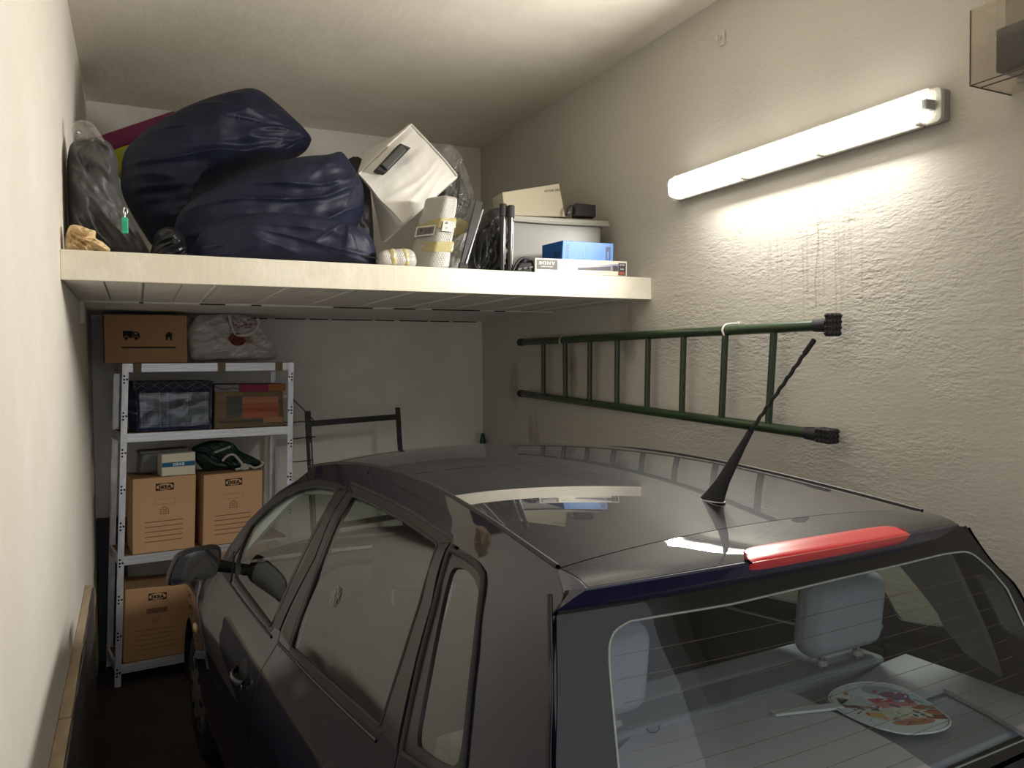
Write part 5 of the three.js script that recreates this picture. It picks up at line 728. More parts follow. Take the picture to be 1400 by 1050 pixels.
// door openings in the flank: outline of both doors and the fixed quarter light
const opening = [...doorTopF.slice().reverse(), ...doorTopR, ...[[1.5443, 1.3915], [1.4818, 1.3871], [1.4392, 1.3771], [1.4137, 1.3524], [1.3534, 1.2467], [1.3185, 1.1648], [1.2878, 1.086], [1.2768, 1.0436], [1.3544, 1.0376], [1.5181, 1.0157]], [1.53, 0.95], [1.6, 0.86], [1.74, 0.72], [1.81, 0.55], [1.9, 0.4], [1.95, 0.26], [3.4, 0.26], [3.45, 0.4], [3.45, 0.85], [3.42, 0.955]];
const sealInner = [[2.38, 1.2], [2.6, 1.2]];
for (const g of [-1, 1]) {
  const S = sideOf(g), out = [g, 0.2, 0];
  cpart('body_side', panel(flankOf(g), S, out, { holes: [opening], h: 0.035 }), M.paint);
  const corner = []; const ys = Array.from({ length: 25 }, (_, i) => 0.93 + i * 0.0194);
  for (const y of ys) corner.push([g * Math.max(Math.abs(S(cornerS(y, g), y)[0]) + 0.001, seamOf(g, y) + 0.006), y]); for (const y of ys.slice().reverse()) corner.push([g * (seamOf(g, y) + 0.005), y]);
  cpart('body_corner', panel(corner, rearOf, [0, 0, -1], { h: 0.05 }), M.paint);
  cpart('tailgate_seal', ctube(ys.map((y) => { const x = g * (seamOf(g, y) + 0.002); return [x, y, rear(x, y) + 0.011]; }), 0.005, 50), M.black);
  // dark rubber behind the shut lines
  cpart('door_seal', [ctube(onSide(g, gapLine, -0.012), 0.011, 60), ctube(onSide(g, [...doorTopR, ...[[1.6345, 1.383], [1.5864, 1.2843], [1.5689, 1.1811], [1.5317, 1.0129]], [1.53, 0.95], [1.6, 0.86], [1.74, 0.72], [1.81, 0.55], [1.9, 0.4], [1.95, 0.26]], -0.012), 0.011, 90)], M.black);
  for (const [name, door, pane] of [['front_door', frontDoor, frontPane], ['rear_door', rearDoor, rearPane]]) {
    const d = cpart(name, panel(inset(door, 0.0032), S, out, { holes: [inset(pane, -0.016)], h: 0.024 }), M.paint);
    // window surround: matt dark frame between the door skin and the pane
    const ring = cpart('window_frame', panel(inset(pane, -0.017), S, out, { holes: [inset(pane, 0.003)], h: 0.06, off: 0.0012, t: 0.016 }), M.frame, d);
    cpart('window_seal', ctube(onSide(g, inset(pane, 0.001), 0.001), 0.004, 160, 6, true), M.rubber, d);
    tag(cpart('window_pane', panel(pane, S, out, { h: 0.06, off: -0.003, t: 0 }), M.glass, d), null);
    const beltA = name === 'front_door' ? [[3.36, 0.948], [2.95, 0.943], [2.53, 0.946]] : [[2.45, 0.952], [2.0, 0.97], [1.64, 0.993]];
    cpart('belt_moulding', ctube(onSide(g, beltA, -0.001), 0.0052, 40), M.frame, d);
    // handle: cup, bar and lock
    const hs = name === 'front_door' ? 2.68 : 1.8, hy = name === 'front_door' ? 0.795 : 0.84;
    const cup = Array.from({ length: 28 }, (_, i) => { const a = i / 28 * Math.PI * 2; return [hs + 0.055 * Math.cos(a), hy + 0.034 * Math.sin(a) + 0.006]; });
    cpart('handle_cup', panel(cup, S, out, { h: 0.03, off: 0.0015, t: 0.004 }), M.black, d);
    const hp = (s, y, o) => { const q = S(s, y); return [q[0] + g * o, q[1], q[2]]; };
    const bars = loft([[0.075, 0.002], [0.06, 0.016], [0.03, 0.027], [0, 0.03], [-0.03, 0.028], [-0.055, 0.022], [-0.068, 0.01]].map(([ds, o]) => Array.from({ length: 13 }, (_, i) => { const a = i / 12 * Math.PI * 2; return hp(hs + ds, hy - 0.012 + 0.012 * Math.sin(a), o + 0.007 * Math.cos(a)); })));
    const hm = cpart('door_handle', g < 0 ? flipped(bars) : bars, M.paint, d);
    cpart('lock', new THREE.CylinderGeometry(0.013, 0.013, 0.006, 18).rotateZ(Math.PI / 2).translate(...loc(hp(hs - 0.05, hy - 0.024, 0.008))), M.steel, d);
  }
  if (g < 0) { // faint round maker's mark etched in the rear door pane
    const c = [2.12, 1.17], R = 0.024, P = (a, b) => { const q = S(c[0] - a * R, c[1] + b * R); return [q[0] - 0.002, q[1], q[2]]; }, pane = car.children.find((o) => o.name === 'rear_door').children.find((o) => o.name === 'window_pane'), m = std({ color: lin(0.30, 0.30, 0.27), roughness: 0.6 });
    const line = (pts) => ctube(pts.map((p) => P(...p)), 0.0011, 40, 5);
    cpart('etched_mark', ctube(Array.from({ length: 36 }, (_, i) => P(Math.cos(i / 18 * Math.PI), Math.sin(i / 18 * Math.PI))), 0.0011, 80, 5, true), m, pane);
    for (const l of [[[-0.34, 0.94], [-0.17, 0.5], [0, 0.06]], [[0.34, 0.94], [0.17, 0.5], [0, 0.06]], [[-0.78, 0.62], [-0.6, 0.0], [-0.4, -0.68]], [[-0.4, -0.68], [-0.2, -0.35], [0, 0.0]], [[0, 0.0], [0.2, -0.35], [0.4, -0.68]], [[0.78, 0.62], [0.6, 0.0], [0.4, -0.68]]]) cpart('etched_mark', line(l), m, pane);
  }
  { // dark pillar films between the panes
    const bF = [[2.3794, 1.4095], [2.4433, 1.3947], [2.4281, 1.3765], [2.4492, 1.1947], [2.5406, 0.9757], [2.4726, 0.9818], [2.3713, 1.2129]];
    const bR = [[2.3657, 1.4081], [2.3218, 1.4026], [2.3223, 1.166], [2.3482, 0.9763], [2.4448, 0.9813], [2.3594, 1.2154]];
    const cF = [[1.6741, 1.3838], [1.6375, 1.395], [1.6388, 1.3821], [1.591, 1.2831], [1.5734, 1.1797], [1.5385, 1.0143], [1.6273, 1.0204], [1.6244, 1.1641], [1.6332, 1.277]];
    cpart('pillar_film', panel(bF, S, out, { h: 0.05, off: 0.002, t: 0.003 }), M.frame); cpart('pillar_film', panel(bR, S, out, { h: 0.05, off: 0.002, t: 0.003 }), M.frame); cpart('pillar_film', panel(cF, S, out, { h: 0.05, off: 0.002, t: 0.003 }), M.frame);
    const topF = [...doorTopF, ...[[3.2171, 1.0816], [3.1745, 1.1633], [3.0339, 1.2691], [2.9059, 1.325], [2.7803, 1.3666], [2.6556, 1.3907], [2.4833, 1.4046], [2.3939, 1.4097]]];
    const topR = [...doorTopR, ...[[1.679, 1.3867], [1.8937, 1.4005], [2.1314, 1.4066], [2.319, 1.4071]]];
    cpart('roof_trim', panel(topF, S, out, { h: 0.05, off: 0.002, t: 0.003 }), M.frame); cpart('roof_trim', panel(topR, S, out, { h: 0.05, off: 0.002, t: 0.003 }), M.frame);
  }
  const q = cpart('quarter_window', panel(inset(quarterSeal, 0.002), S, out, { holes: [quarterPane], h: 0.05, off: 0.001, t: 0.01 }), M.frame);
  cpart('seal', ctube(onSide(g, inset(quarterSeal, 0.006), 0.003), 0.006, 160, 8, true), M.rubber, q);
  cpart('window_pane', panel(inset(quarterPane, -0.002), S, out, { h: 0.05, off: -0.004, t: 0 }), M.glass, q);
  cpart('ditch_moulding', ctube([...alongS(rail, 1.25, 2.86, 14)].map(([s, y]) => [g * (half(y, s) - 0.003), y + 0.0015, s]), 0.0055, 80, 8), M.black);
  cpart('crease', ctube(onSide(g, [[3.4, 0.62], [2.6, 0.625], [1.85, 0.64]], -0.0048), 0.006, 40), M.paint);
  // side repeater on the wing
  const ri = S(3.64, 0.66); cpart('side_indicator', new THREE.SphereGeometry(0.5, 18, 12).scale(0.02, 0.042, 0.075).translate(...loc([ri[0], ri[1], ri[2]])), M.orange);
}
function cpart(name, geo, mat, parent = car) { return obj(name, Array.isArray(geo) ? merge(geo) : geo, mat, parent); }

// --- roof, windscreen, bonnet, front
const roofOf = (u, b) => { const s0 = 1.248, s1 = 2.8 + 0.1 * (1 - u * u), s = lerp(s0, s1, b), e = lerp(s0, 2.8, b); const y = rail(e); return [u * half(y, e), y + 0.031 * (1 - 0.8 * u * u - 0.2 * u ** 4), s]; };
const roof = cpart('roof', panel([[-1, 0], [1, 0], [1, 1], [-1, 1]], roofOf, [0, 1, 0], { h: 0.06, t: 0.012 }), M.dusty);
{
  const a0 = [0, roofOf(0, 0.108)[1], 1.42], ae = cpart('aerial', (() => {
    const rows = []; const tip = [0.004, 1.8396, 1.1444], bend = [0.002, 1.646, 1.306];
    for (const [k, w, L] of [[0, 0.015, 0.036], [0.12, 0.013, 0.028], [0.3, 0.0105, 0.019], [0.55, 0.008, 0.012], [0.8, 0.0066, 0.008], [1, 0.006, 0.0062]]) {
      const c = mix([a0[0], a0[1] - 0.004, a0[2] + 0.004], bend, k); const lean = [c[0], c[1], c[2]];
      rows.push(Array.from({ length: 20 }, (_, i) => { const t = i / 20 * Math.PI * 2; return [lean[0] + w * Math.cos(t), lean[1] + (k > 0.4 ? 0.5 : 0.1) * L * Math.sin(t), lean[2] + L * Math.sin(t)]; }));
    }
    return flipped(loft(rows, true));
  })(), M.rubber);
  const bend = [0.002, 1.646, 1.306], tip = [0.004, 1.8396, 1.1444];
  const mast = []; for (let i = 0; i <= 30; i++) mast.push(add(mix(bend, tip, i / 30), [0.0012 * Math.cos(i * 1.9), 0.0012 * Math.sin(i * 1.9), 0]));
  cpart('mast', [ctube(mast, 0.0042, 90, 8), ctube([mix(bend, tip, 0.86), mix(bend, tip, 0.93), tip], 0.0055, 16, 10)], M.rubber, ae);
  cpart('base_ring', ctube(Array.from({ length: 24 }, (_, i) => { const t = i / 24 * Math.PI * 2; return [0.0185 * Math.cos(t), a0[1] - 0.0005, a0[2] + 0.004 + 0.04 * Math.sin(t)]; }), 0.0022, 60, 6, true), M.steel, ae);
}
const AP = [[2.8, rail(2.8)], ...pillarEdge.filter((p) => p[0] > 2.83), [3.48, hoodY(3.48) - 0.004]];
const apCurve = (b) => { const k = clamp(b, -0.1, 1.1) * (AP.length - 1), i = Math.min(AP.length - 2, Math.max(0, Math.floor(k))); return mix(AP[i], AP[i + 1], k - i); };
cpart('windscreen', panel([[-1, 0], [1, 0], [1, 1], [-1, 1]], (u, b) => { const [s, y] = apCurve(b); return [u * half(y, s), y + 0.031 * (1 - b) * (1 - u * u), s + (0.1 + 0.1 * b) * (1 - u * u)]; }, [0, 0.6, 1], { h: 0.08, t: 0, off: -0.002 }), M.glass);
cpart('bonnet', panel([[-1, 0], [1, 0], [1, 1], [-1, 1]], (u, b) => { const e = lerp(3.48, 4.62, b), s = lerp(3.48 + 0.2 * (1 - u * u), 4.62 + 0.05 * (1 - u * u), b); return [u * (half(hoodY(e), e) - 0.001), hoodY(e) + 0.05 * (1 - u * u) * (1 - 0.4 * b), s]; }, [0, 1, 0.3], { h: 0.1, t: 0.006 }), M.paint);
cpart('front_bumper', panel([[-1, 0.2], [1, 0.2], [1, 0.66], [-1, 0.66]], (u, y) => [u * half(y, 4.63), y, 4.63 + 0.05 * (1 - u * u) + 0.03 * Math.sin((y - 0.2) / 0.46 * Math.PI)], [0, 0, 1], { h: 0.1, t: 0.006 }), M.paint);
for (const g of [-1, 1]) cpart('headlight', new THREE.SphereGeometry(0.5, 20, 14).scale(0.2, 0.17, 0.1).translate(...loc([g * 0.56, 0.62, 4.63])), M.clear);

// --- tailgate: spoiler, brake light, black-edged glass, lower panel, bumper
const A0 = (u) => { const q = roofOf(u, 0); return [q[0], q[1], q[2] - 0.006]; }, B0 = (u) => [0.545 * u, 1.421 - 0.012 * u * u, 1.112 + 0.048 * u * u], C0 = (u) => [0.597 * u, 1.392 - 0.02 * u * u, 1.121 + 0.059 * u * u];
const tail = cpart('tailgate', panel([[-0.655, 0.66], [0.655, 0.66], ...[0.75, 0.85, 0.93].map((y) => [0.662, y]), ...[0.93, 0.85, 0.75].map((y) => [-0.662, y])], rearOf, [0, 0, -1], { h: 0.08 }), M.paint);
{
  const sec = (u) => {
    const A = A0(u), B = B0(u), C = C0(u), D = [0.594 * u, 1.368 - 0.008 * u * u, Math.max(rear(0.594 * u, 1.37) + 0.004, C[2] + 0.02)], n = [0, 0.02, 0.0];
    const top = new THREE.CatmullRomCurve3([V(A), V(add(mix(A, B, 0.35), [0, 0.0035, 0])), V(add(mix(A, B, 0.75), [0, 0.004, 0])), V(mix(A, B, 0.96))]).getPoints(9).map((v) => v.toArray());
    const lip = new THREE.QuadraticBezierCurve3(V(mix(A, B, 0.96)), V(add(B, [0, 0, -0.004])), V(mix(B, C, 0.3))).getPoints(5).slice(1).map((v) => v.toArray());
    const low = new THREE.QuadraticBezierCurve3(V(mix(B, C, 0.8)), V(C), V(mix(C, D, 0.25))).getPoints(4).map((v) => v.toArray());
    return [...top, ...lip, ...low, D];
  };
  const us = Array.from({ length: 61 }, (_, i) => Math.sin((i / 60 - 0.5) * Math.PI)), rows = us.map(sec);
  const end = (u) => { const r = sec(u), m = r.reduce((s, p) => add(s, p, 1 / r.length), [0, 0, 0]); return [r, r.map((p) => mix(p, m, 0.98))]; };
  const sp = cpart('spoiler', [loft(rows), flipped(loft(end(-1), true)), loft(end(1), true), loft(us.map((u) => [sec(u).at(-1), [0.54 * u, 1.41, 1.235], A0(u)]))], M.spoiler, tail);
  cpart('spoiler_skin', loft(us.map((u) => sec(u * 0.992).slice(0, 10).map((p) => add(p, [0, 0.0008, 0])))), M.dusty, sp);
  const q0 = -0.37, q1 = 0.535, lamp = Array.from({ length: 41 }, (_, i) => { const k = i / 40, u = lerp(q0, q1, k), e = Math.sqrt(Math.max(0.02, 1 - Math.pow(Math.abs(2 * k - 1), 14))), A = A0(u), B = B0(u), C = C0(u), up = 0.0035; return [mix(A, B, 1 - 0.36 * e), add(mix(A, B, 1 - 0.3 * e), [0, up + 0.004, 0]), add(mix(A, B, 0.9), [0, up + 0.003, 0]), add(B, [0, up * 0.4, -up - 0.002]), add(mix(B, C, 0.3 * e), [0, 0, -up - 0.003]), add(mix(B, C, 0.62 * e), [0, 0, -up]), mix(B, C, 0.7 * e)]; });
  const fine = lamp.map((r) => new THREE.CatmullRomCurve3(r.map(V)).getPoints(16).map((v) => v.toArray()));
  const bl = cpart('brake_light', loft(fine), M.red, tail);
  cpart('lens_line', ctube(lamp.map((r) => add(r[3], [0, -0.001, -0.001])), 0.0012, 60, 6), phys({ color: lin(0.75, 0.12, 0.1), roughness: 0.2, clearcoat: 1 }), bl);
}
const paneOut = round([...[[-0.5321, 1.1302], [-0.5247, 1.1983], [-0.5179, 1.2575], [-0.5124, 1.29], [-0.506, 1.3115], [-0.4955, 1.326], [-0.4799, 1.3343], [-0.4571, 1.3407], [-0.3948, 1.3409], [-0.3126, 1.3401], [-0.2247, 1.3393], [-0.0778, 1.3429], [0.0889, 1.3462], [0.2881, 1.3482]], ...[[0.4553, 1.3514]], [...[0.5598, 1.347], 0.035], [0.615, 1.3], [0.655, 1.25], [0.682, 1.15], [0.69, 0.955], [-0.555, 0.955]].map((p) => [p[0], p[1], p[2] ?? 0.004]), 0.004);
const bandOut = [[-0.668, 0.935], [0.728, 0.935], ...[1.0, 1.08, 1.16, 1.22, 1.27, 1.32, 1.366, 1.405].map((y) => [seamR(y) - (y > 1.39 ? 0.02 : 0), y]), ...[1.405, 1.366, 1.32, 1.24, 1.16, 1.08, 1.0].map((y) => [-seam(y) + (y > 1.39 ? 0.02 : 0), y])];
{
  const win = cpart('rear_window', panel(inset(bandOut, 0.0035), rearOf, [0, 0, -1], { holes: [paneOut], h: 0.05, t: 0.004 }), M.band);
  cpart('window_pane', panel(inset(paneOut, -0.001), rearOf, [0, 0, -1], { h: 0.06, t: 0, off: -0.001 }), M.rearGlass, win);
  cpart('glass_edge', ctube(inset(paneOut, 0.0005).map(([x, y]) => { const q = rearOf(x, y); return [q[0], q[1], q[2] - 0.0005]; }), 0.0024, 260, 6, true), M.edgeGlass, win);
  for (let i = 0; i < 9; i++) { const y = 1.29 - i * 0.036, pts = Array.from({ length: 21 }, (_, k) => { const x = lerp(-0.5, 0.6, k / 20); return [x, y, rear(x, y) + 0.004]; }); cpart('heating_line', ctube(pts, 0.00055, 60, 5), std({ color: lin(0.14, 0.11, 0.06), roughness: 0.5 }), win); }
  cpart('number_panel', panel(round([[-0.27, 0.7], [0.27, 0.7], [0.27, 0.83], [-0.27, 0.83]], 0.02), rearOf, [0, 0, -1], { h: 0.06, off: 0.002, t: 0.003 }), M.black, tail);
}
cpart('rear_bumper', panel([[-1, 0.22], [1, 0.22], [1, 0.655], [-1, 0.655]], (u, y) => { const s = cornerS(y); return [u * half(y, s), y, rear(-Math.abs(u) * half(y, s), y) - 0.03 * Math.sin((y - 0.22) / 0.44 * Math.PI) * (1 - u ** 6)]; }, [0, 0, -1], { h: 0.09, t: 0.006 }), M.paint);
for (const g of [-1, 1]) cpart('rear_light', panel(round([[g * 0.668, 0.665], [g * 0.775, 0.665], [g * 0.755, 0.93], [g * 0.672, 0.93]], 0.015), rearOf, [0, 0, -1], { h: 0.05, off: 0.004, t: 0.02 }), M.red);

// --- door mirrors
for (const g of [-1, 1]) {
  const o = [[-0.9797, 0.9783, 3.2], [-0.9658, 1.035, 3.2], [-0.9439, 1.0732, 3.2], [-0.8945, 1.0908, 3.2], [-0.8506, 1.0951, 3.2], [-0.8114, 1.0961, 3.2], [-0.7943, 1.0871, 3.2], [-0.7946, 1.038, 3.2], [-0.8121, 0.9884, 3.2], [-0.8411, 0.9784, 3.2], [-0.9235, 0.9732, 3.2], [-0.9688, 0.97, 3.2]].map((p) => [g * -p[0], p[1], p[2]]);
  const B = smooth(o, 90), c = B.reduce((a, b) => add(a, b, 1 / 90), [0, 0, 0]);
  const ringAt = (k, ds) => B.map((p) => add(mix(c, p, k), [0, 0, ds]));
  const shell = loft([ringAt(0.9, 0.004), ringAt(0.955, -0.004), ringAt(1, 0.004), ringAt(1.03, 0.025), ringAt(1.0, 0.06), ringAt(0.86, 0.09), ringAt(0.6, 0.108), ringAt(0.25, 0.114), ringAt(0.02, 0.115)], true);
  const m = cpart('door_mirror', g < 0 ? shell : flipped(shell), g < 0 ? M.black : M.black);
  const gl = new THREE.BufferGeometry(), p = [], ix = []; const rim = ringAt(0.905, 0.004); p.push(...loc(add(c, [0, 0, 0.003]))); rim.forEach((q) => p.push(...loc(q))); for (let i = 0; i < 90; i++) ix.push(0, 1 + i, 1 + (i + 1) % 90);
  gl.setAttribute('position', new THREE.Float32BufferAttribute(p, 3)); gl.setIndex(ix); gl.computeVertexNormals();
  cpart('mirror_glass', g < 0 ? gl : flipped(gl), std({ color: lin(0.2, 0.2, 0.2), metalness: 1, roughness: 0.04, side: THREE.DoubleSide }), m);
  const hx = g * half(0.99, 3.3), tri = [[3.2, 0.95], [3.4, 0.95], [3.29, 1.06]];
  cpart('mirror_foot', panel(round(tri, 0.02), sideOf(g), [g, 0, 0], { h: 0.03, off: 0.004, t: 0.01 }), M.black, m);
  cpart('mirror_arm', loft([[0, 0.0], [0.35, 0.002], [0.7, 0.004], [1, 0.004]].map(([k, d]) => { const a = [hx, 0.995, 3.27], b = [g * 0.815, 1.02, 3.25], q = mix(a, b, k); return Array.from({ length: 16 }, (_, i) => { const t = i / 16 * Math.PI * 2; return [q[0], q[1] + (0.022 + d) * Math.sin(t), q[2] + 0.028 * Math.cos(t) * -g]; }); }), true), M.black, m);
}

// --- wheels
for (const [g, s, label] of [[-1, WF], [1, WF], [-1, WR], [1, WR]]) {
  const y = 0.2925 - g * -0.0 + g * 0.0078, xc = g * 0.7, prof = [[0.19, -0.085], [0.255, -0.088], [0.285, -0.075], [0.2925, -0.05], [0.2925, 0.05], [0.285, 0.075], [0.255, 0.088], [0.19, 0.085]].map((p) => new THREE.Vector2(...p));
  const ty = new THREE.LatheGeometry(prof, 48); ty.rotateZ(Math.PI / 2); ty.translate(...loc([xc, y, s]));
  const w = cpart('wheel', ty, M.rubber);
  const cap = new THREE.LatheGeometry([[0.0, 0.1], [0.04, 0.1], [0.06, 0.094], [0.12, 0.09], [0.165, 0.09], [0.185, 0.082], [0.192, 0.07]].map((p) => new THREE.Vector2(...p)), 40); cap.rotateZ(-g * Math.PI / 2); cap.translate(...loc([xc, y, s]));
  const h = cpart('hub_cap', cap, M.rim, w);
  for (let i = 0; i < 8; i++) { const a = i / 8 * Math.PI * 2, b = rbox(0.006, 0.05, 0.024, 0.003, 1); b.translate(g * 0.093, 0.135, 0); b.rotateX(a); b.translate(...loc([xc, y, s])); cpart('slot', b, M.hole, h); }
  const disc = new THREE.CylinderGeometry(0.19, 0.19, 0.12, 32); disc.rotateZ(Math.PI / 2); disc.translate(...loc([xc - g * 0.01, y, s])); cpart('rim', disc, M.rim, w);
  cpart('wheel_arch', (() => { const r = [-1, 1].map((k) => arch(s, -0.2, Math.PI + 0.2, 20, 0.345).map(([a, b]) => [g * (k > 0 ? 0.8 : 0.5), b, a])); return loft(r); })(), M.hole);
}

// --- cabin
cpart('floor_pan', cbox(-0.66, 0.66, 0.17, 0.24, 1.0, 4.5, 0.02), M.cabin);
for (const g of [-1, 1]) {
  const S = sideOf(g), out = [g, 0, 0];
  cpart('door_lining', panel([[1.5, 0.22], [3.45, 0.22], [3.42, 0.93], [2.5, 0.925], [1.66, 0.965], [1.5, 0.96]], S, out, { h: 0.12, off: -0.03, t: 0.02 }), M.cabin);
  cpart('boot_lining', panel([[1.0, 0.24], [1.5, 0.24], [1.5, 0.975], [1.24, 1.02], [1.04, 0.96]], S, out, { h: 0.1, off: -0.02, t: 0.01 }), M.cabin);
  cpart('pillar_trim', panel(round([[2.36, 0.93], [2.55, 0.93], [2.5, 1.2], [2.45, 1.405], [2.36, 1.42], [2.36, 1.2]], 0.03), S, out, { h: 0.07, off: -0.02, t: 0.012 }), M.pillar);
  cpart('pillar_trim', panel([...[[1.5286, 1.0197], [1.562, 1.1903], [1.5703, 1.2984], [1.6184, 1.3845], [1.6327, 1.3699], [1.5959, 1.2863], [1.5973, 1.1652], [1.6009, 1.0306]]], S, out, { h: 0.06, off: -0.016, t: 0.012 }), M.pillar);
  cpart('pillar_trim', panel([[1.16, 1.0], [1.26, 1.03], ...[[1.3086, 1.0899], [1.3171, 1.1349], [1.3825, 1.2766], [1.437, 1.3616], [1.4895, 1.3815], [1.5692, 1.3852]], [1.6, 1.42], [1.28, 1.4], [1.21, 1.34]], S, out, { h: 0.06, off: -0.02, t: 0.012 }), M.quarterTrim);
  cpart('pillar_trim', panel([[2.8, 1.405], [3.0, 1.29], [3.2, 1.14], [3.4, 0.98], [3.32, 0.98], [3.13, 1.12], [2.9, 1.29], [2.75, 1.38]], S, out, { h: 0.08, off: -0.018, t: 0.012 }), M.pillar);
  cpart('cant_rail_trim', panel([...alongS((s) => rail(s) - 0.012, 1.3, 2.85, 8), ...alongS((s) => rail(s) - 0.085, 1.55, 2.8, 8).reverse()], S, out, { h: 0.1, off: -0.018, t: 0.01 }), M.lining);
}
cpart('headlining', panel([[-0.95, 0.01], [0.95, 0.01], [0.95, 0.98], [-0.95, 0.98]], (u, b) => { const q = roofOf(u, b); return [q[0], q[1] - 0.035, q[2]]; }, [0, 1, 0], { h: 0.12, t: 0.008 }), M.lining);
{ // parcel shelf with its raised lid, seats and head rests
  const sh = cpart('parcel_shelf', (() => { const g = rbox(1.31, 0.02, 0.44, 0.008, 2); g.translate(...loc([0, 0.957, 1.24])); return g; })(), std({ color: lin(0.27, 0.30, 0.34), roughness: 0.95 }));
  const lidOut = [[-0.3855, 0.985, 1.2926], [-0.3203, 0.985, 1.3652], [-0.2533, 0.985, 1.4004], [-0.1784, 0.985, 1.4288], [-0.1092, 0.985, 1.444], [-0.0471, 0.985, 1.4481], [0.0234, 0.985, 1.4462], [0.0877, 0.985, 1.4406], [0.1481, 0.985, 1.4303], [0.1978, 0.985, 1.4141], [0.234, 0.985, 1.3958], [0.2342, 0.985, 1.3563], [0.2293, 0.985, 1.2936], [0.2289, 0.985, 1.211], [0.2116, 0.985, 1.0841], [0.1713, 0.985, 0.9656]].map((p) => [p[0], p[2]]);
  const flat = (y) => (a, b) => [a, y, b];
  cpart('lid', panel([...lidOut, [0.35, 1.03], [-0.4, 1.03]], flat(0.985), [0, 1, 0], { h: 0.06, t: 0.016 }), M.shelf, sh);
  cpart('side_ledge', panel([[0.2851, 0.985, 1.3271], [0.4356, 0.985, 1.3522], [0.5998, 0.985, 1.3933], [0.7221, 0.985, 1.4034], [0.7191, 0.985, 1.2161], [0.7051, 0.985, 1.0855], [0.6245, 0.985, 0.9833], [0.5102, 0.985, 0.9881], [0.5536, 0.985, 1.098], [0.5859, 0.985, 1.2136], [0.4118, 0.985, 1.2163], [0.2716, 0.985, 1.2424]].map((p) => [p[0], p[2]]), flat(0.983), [0, 1, 0], { h: 0.06, t: 0.012 }), std({ color: lin(0.38, 0.39, 0.42), roughness: 0.9 }), sh);
  cpart('cord_loop', ctube([[-0.1935, 0.99, 1.4209], [-0.2111, 0.99, 1.395], [-0.208, 0.99, 1.3816], [-0.1894, 0.99, 1.3865], [-0.1695, 0.99, 1.4071], [-0.1676, 0.99, 1.4142]], 0.0014, 30, 6), M.black, sh);
  const seatBack = hexaCar([-0.64, 0.64, 0.35, 1.0, 1.47, 1.62]); const rs = cpart('rear_seat', seatBack, M.seat);
  cpart('seat_cushion', cbox(-0.62, 0.62, 0.28, 0.52, 1.6, 2.1, 0.06), M.seatDark, rs);
  cpart('seat_ridge', cbox(-0.63, 0.63, 0.95, 0.996, 1.40, 1.6, 0.014, 3), std({ color: lin(0.27, 0.30, 0.33), roughness: 0.9 }), rs);
  for (const x of [-0.345, 0.475]) {
    const hr = cpart('head_rest', (() => { const g = rbox(0.29, 0.205, 0.095, 0.045, 5, 2); g.rotateX(0.1); g.translate(...loc([x, 1.132, 1.43])); return g; })(), M.seat, rs);
    for (const d of [-0.072, 0.072]) { cpart('head_rest_post', rod(loc([x + d, 0.98, 1.43]), loc([x + d, 1.06, 1.43]), 0.006), M.steel, rs); cpart('post_socket', rod(loc([x + d, 1.005, 1.43]), loc([x + d, 1.018, 1.43]), 0.015, 0.012), M.greyPlastic, rs); }
  }
  for (const x of [-0.36, 0.36]) {
    const fs = cpart('front_seat', hexaCar([x - 0.24, x + 0.24, 0.45, 1.05, 2.35, 2.5]), M.seatDark);
    cpart('seat_cushion', cbox(x - 0.24, x + 0.24, 0.3, 0.5, 2.5, 2.95, 0.06), M.seatDark, fs);
    cpart('head_rest', cbox(x - 0.13, x + 0.13, 1.09, 1.25, 2.32, 2.41, 0.04, 4), M.seatDark, fs);
    for (const d of [-0.06, 0.06]) cpart('head_rest_post', rod(loc([x + d, 1.0, 2.37]), loc([x + d, 1.12, 2.37]), 0.006), M.steel, fs);
  }
  const da = cpart('dashboard', cbox(-0.66, 0.66, 0.55, 0.93, 3.2, 3.6, 0.08, 4), M.cabin);
  const wh = new THREE.TorusGeometry(0.185, 0.015, 10, 40); wh.rotateX(0.45); wh.translate(...loc([-0.36, 0.88, 3.02])); cpart('steering_wheel', wh, M.black, da);
  cpart('steering_hub', rod(loc([-0.36, 0.87, 3.02]), loc([-0.36, 0.82, 3.2]), 0.05, 0.04), M.black, da);
  const im = rbox(0.22, 0.055, 0.03, 0.02, 3); im.translate(...loc([0, 1.36, 2.92])); cpart('inner_mirror', im, M.black, da);
  cpart('bulkhead', cbox(-0.7, 0.7, 0.2, 0.9, 3.55, 3.6, 0.01, 1), M.cabin);
}
function hexaCar([x0, x1, y0, y1, s0, s1]) { return cbox(x0, x1, y0, y1, s0, s1, 0.05, 4); }
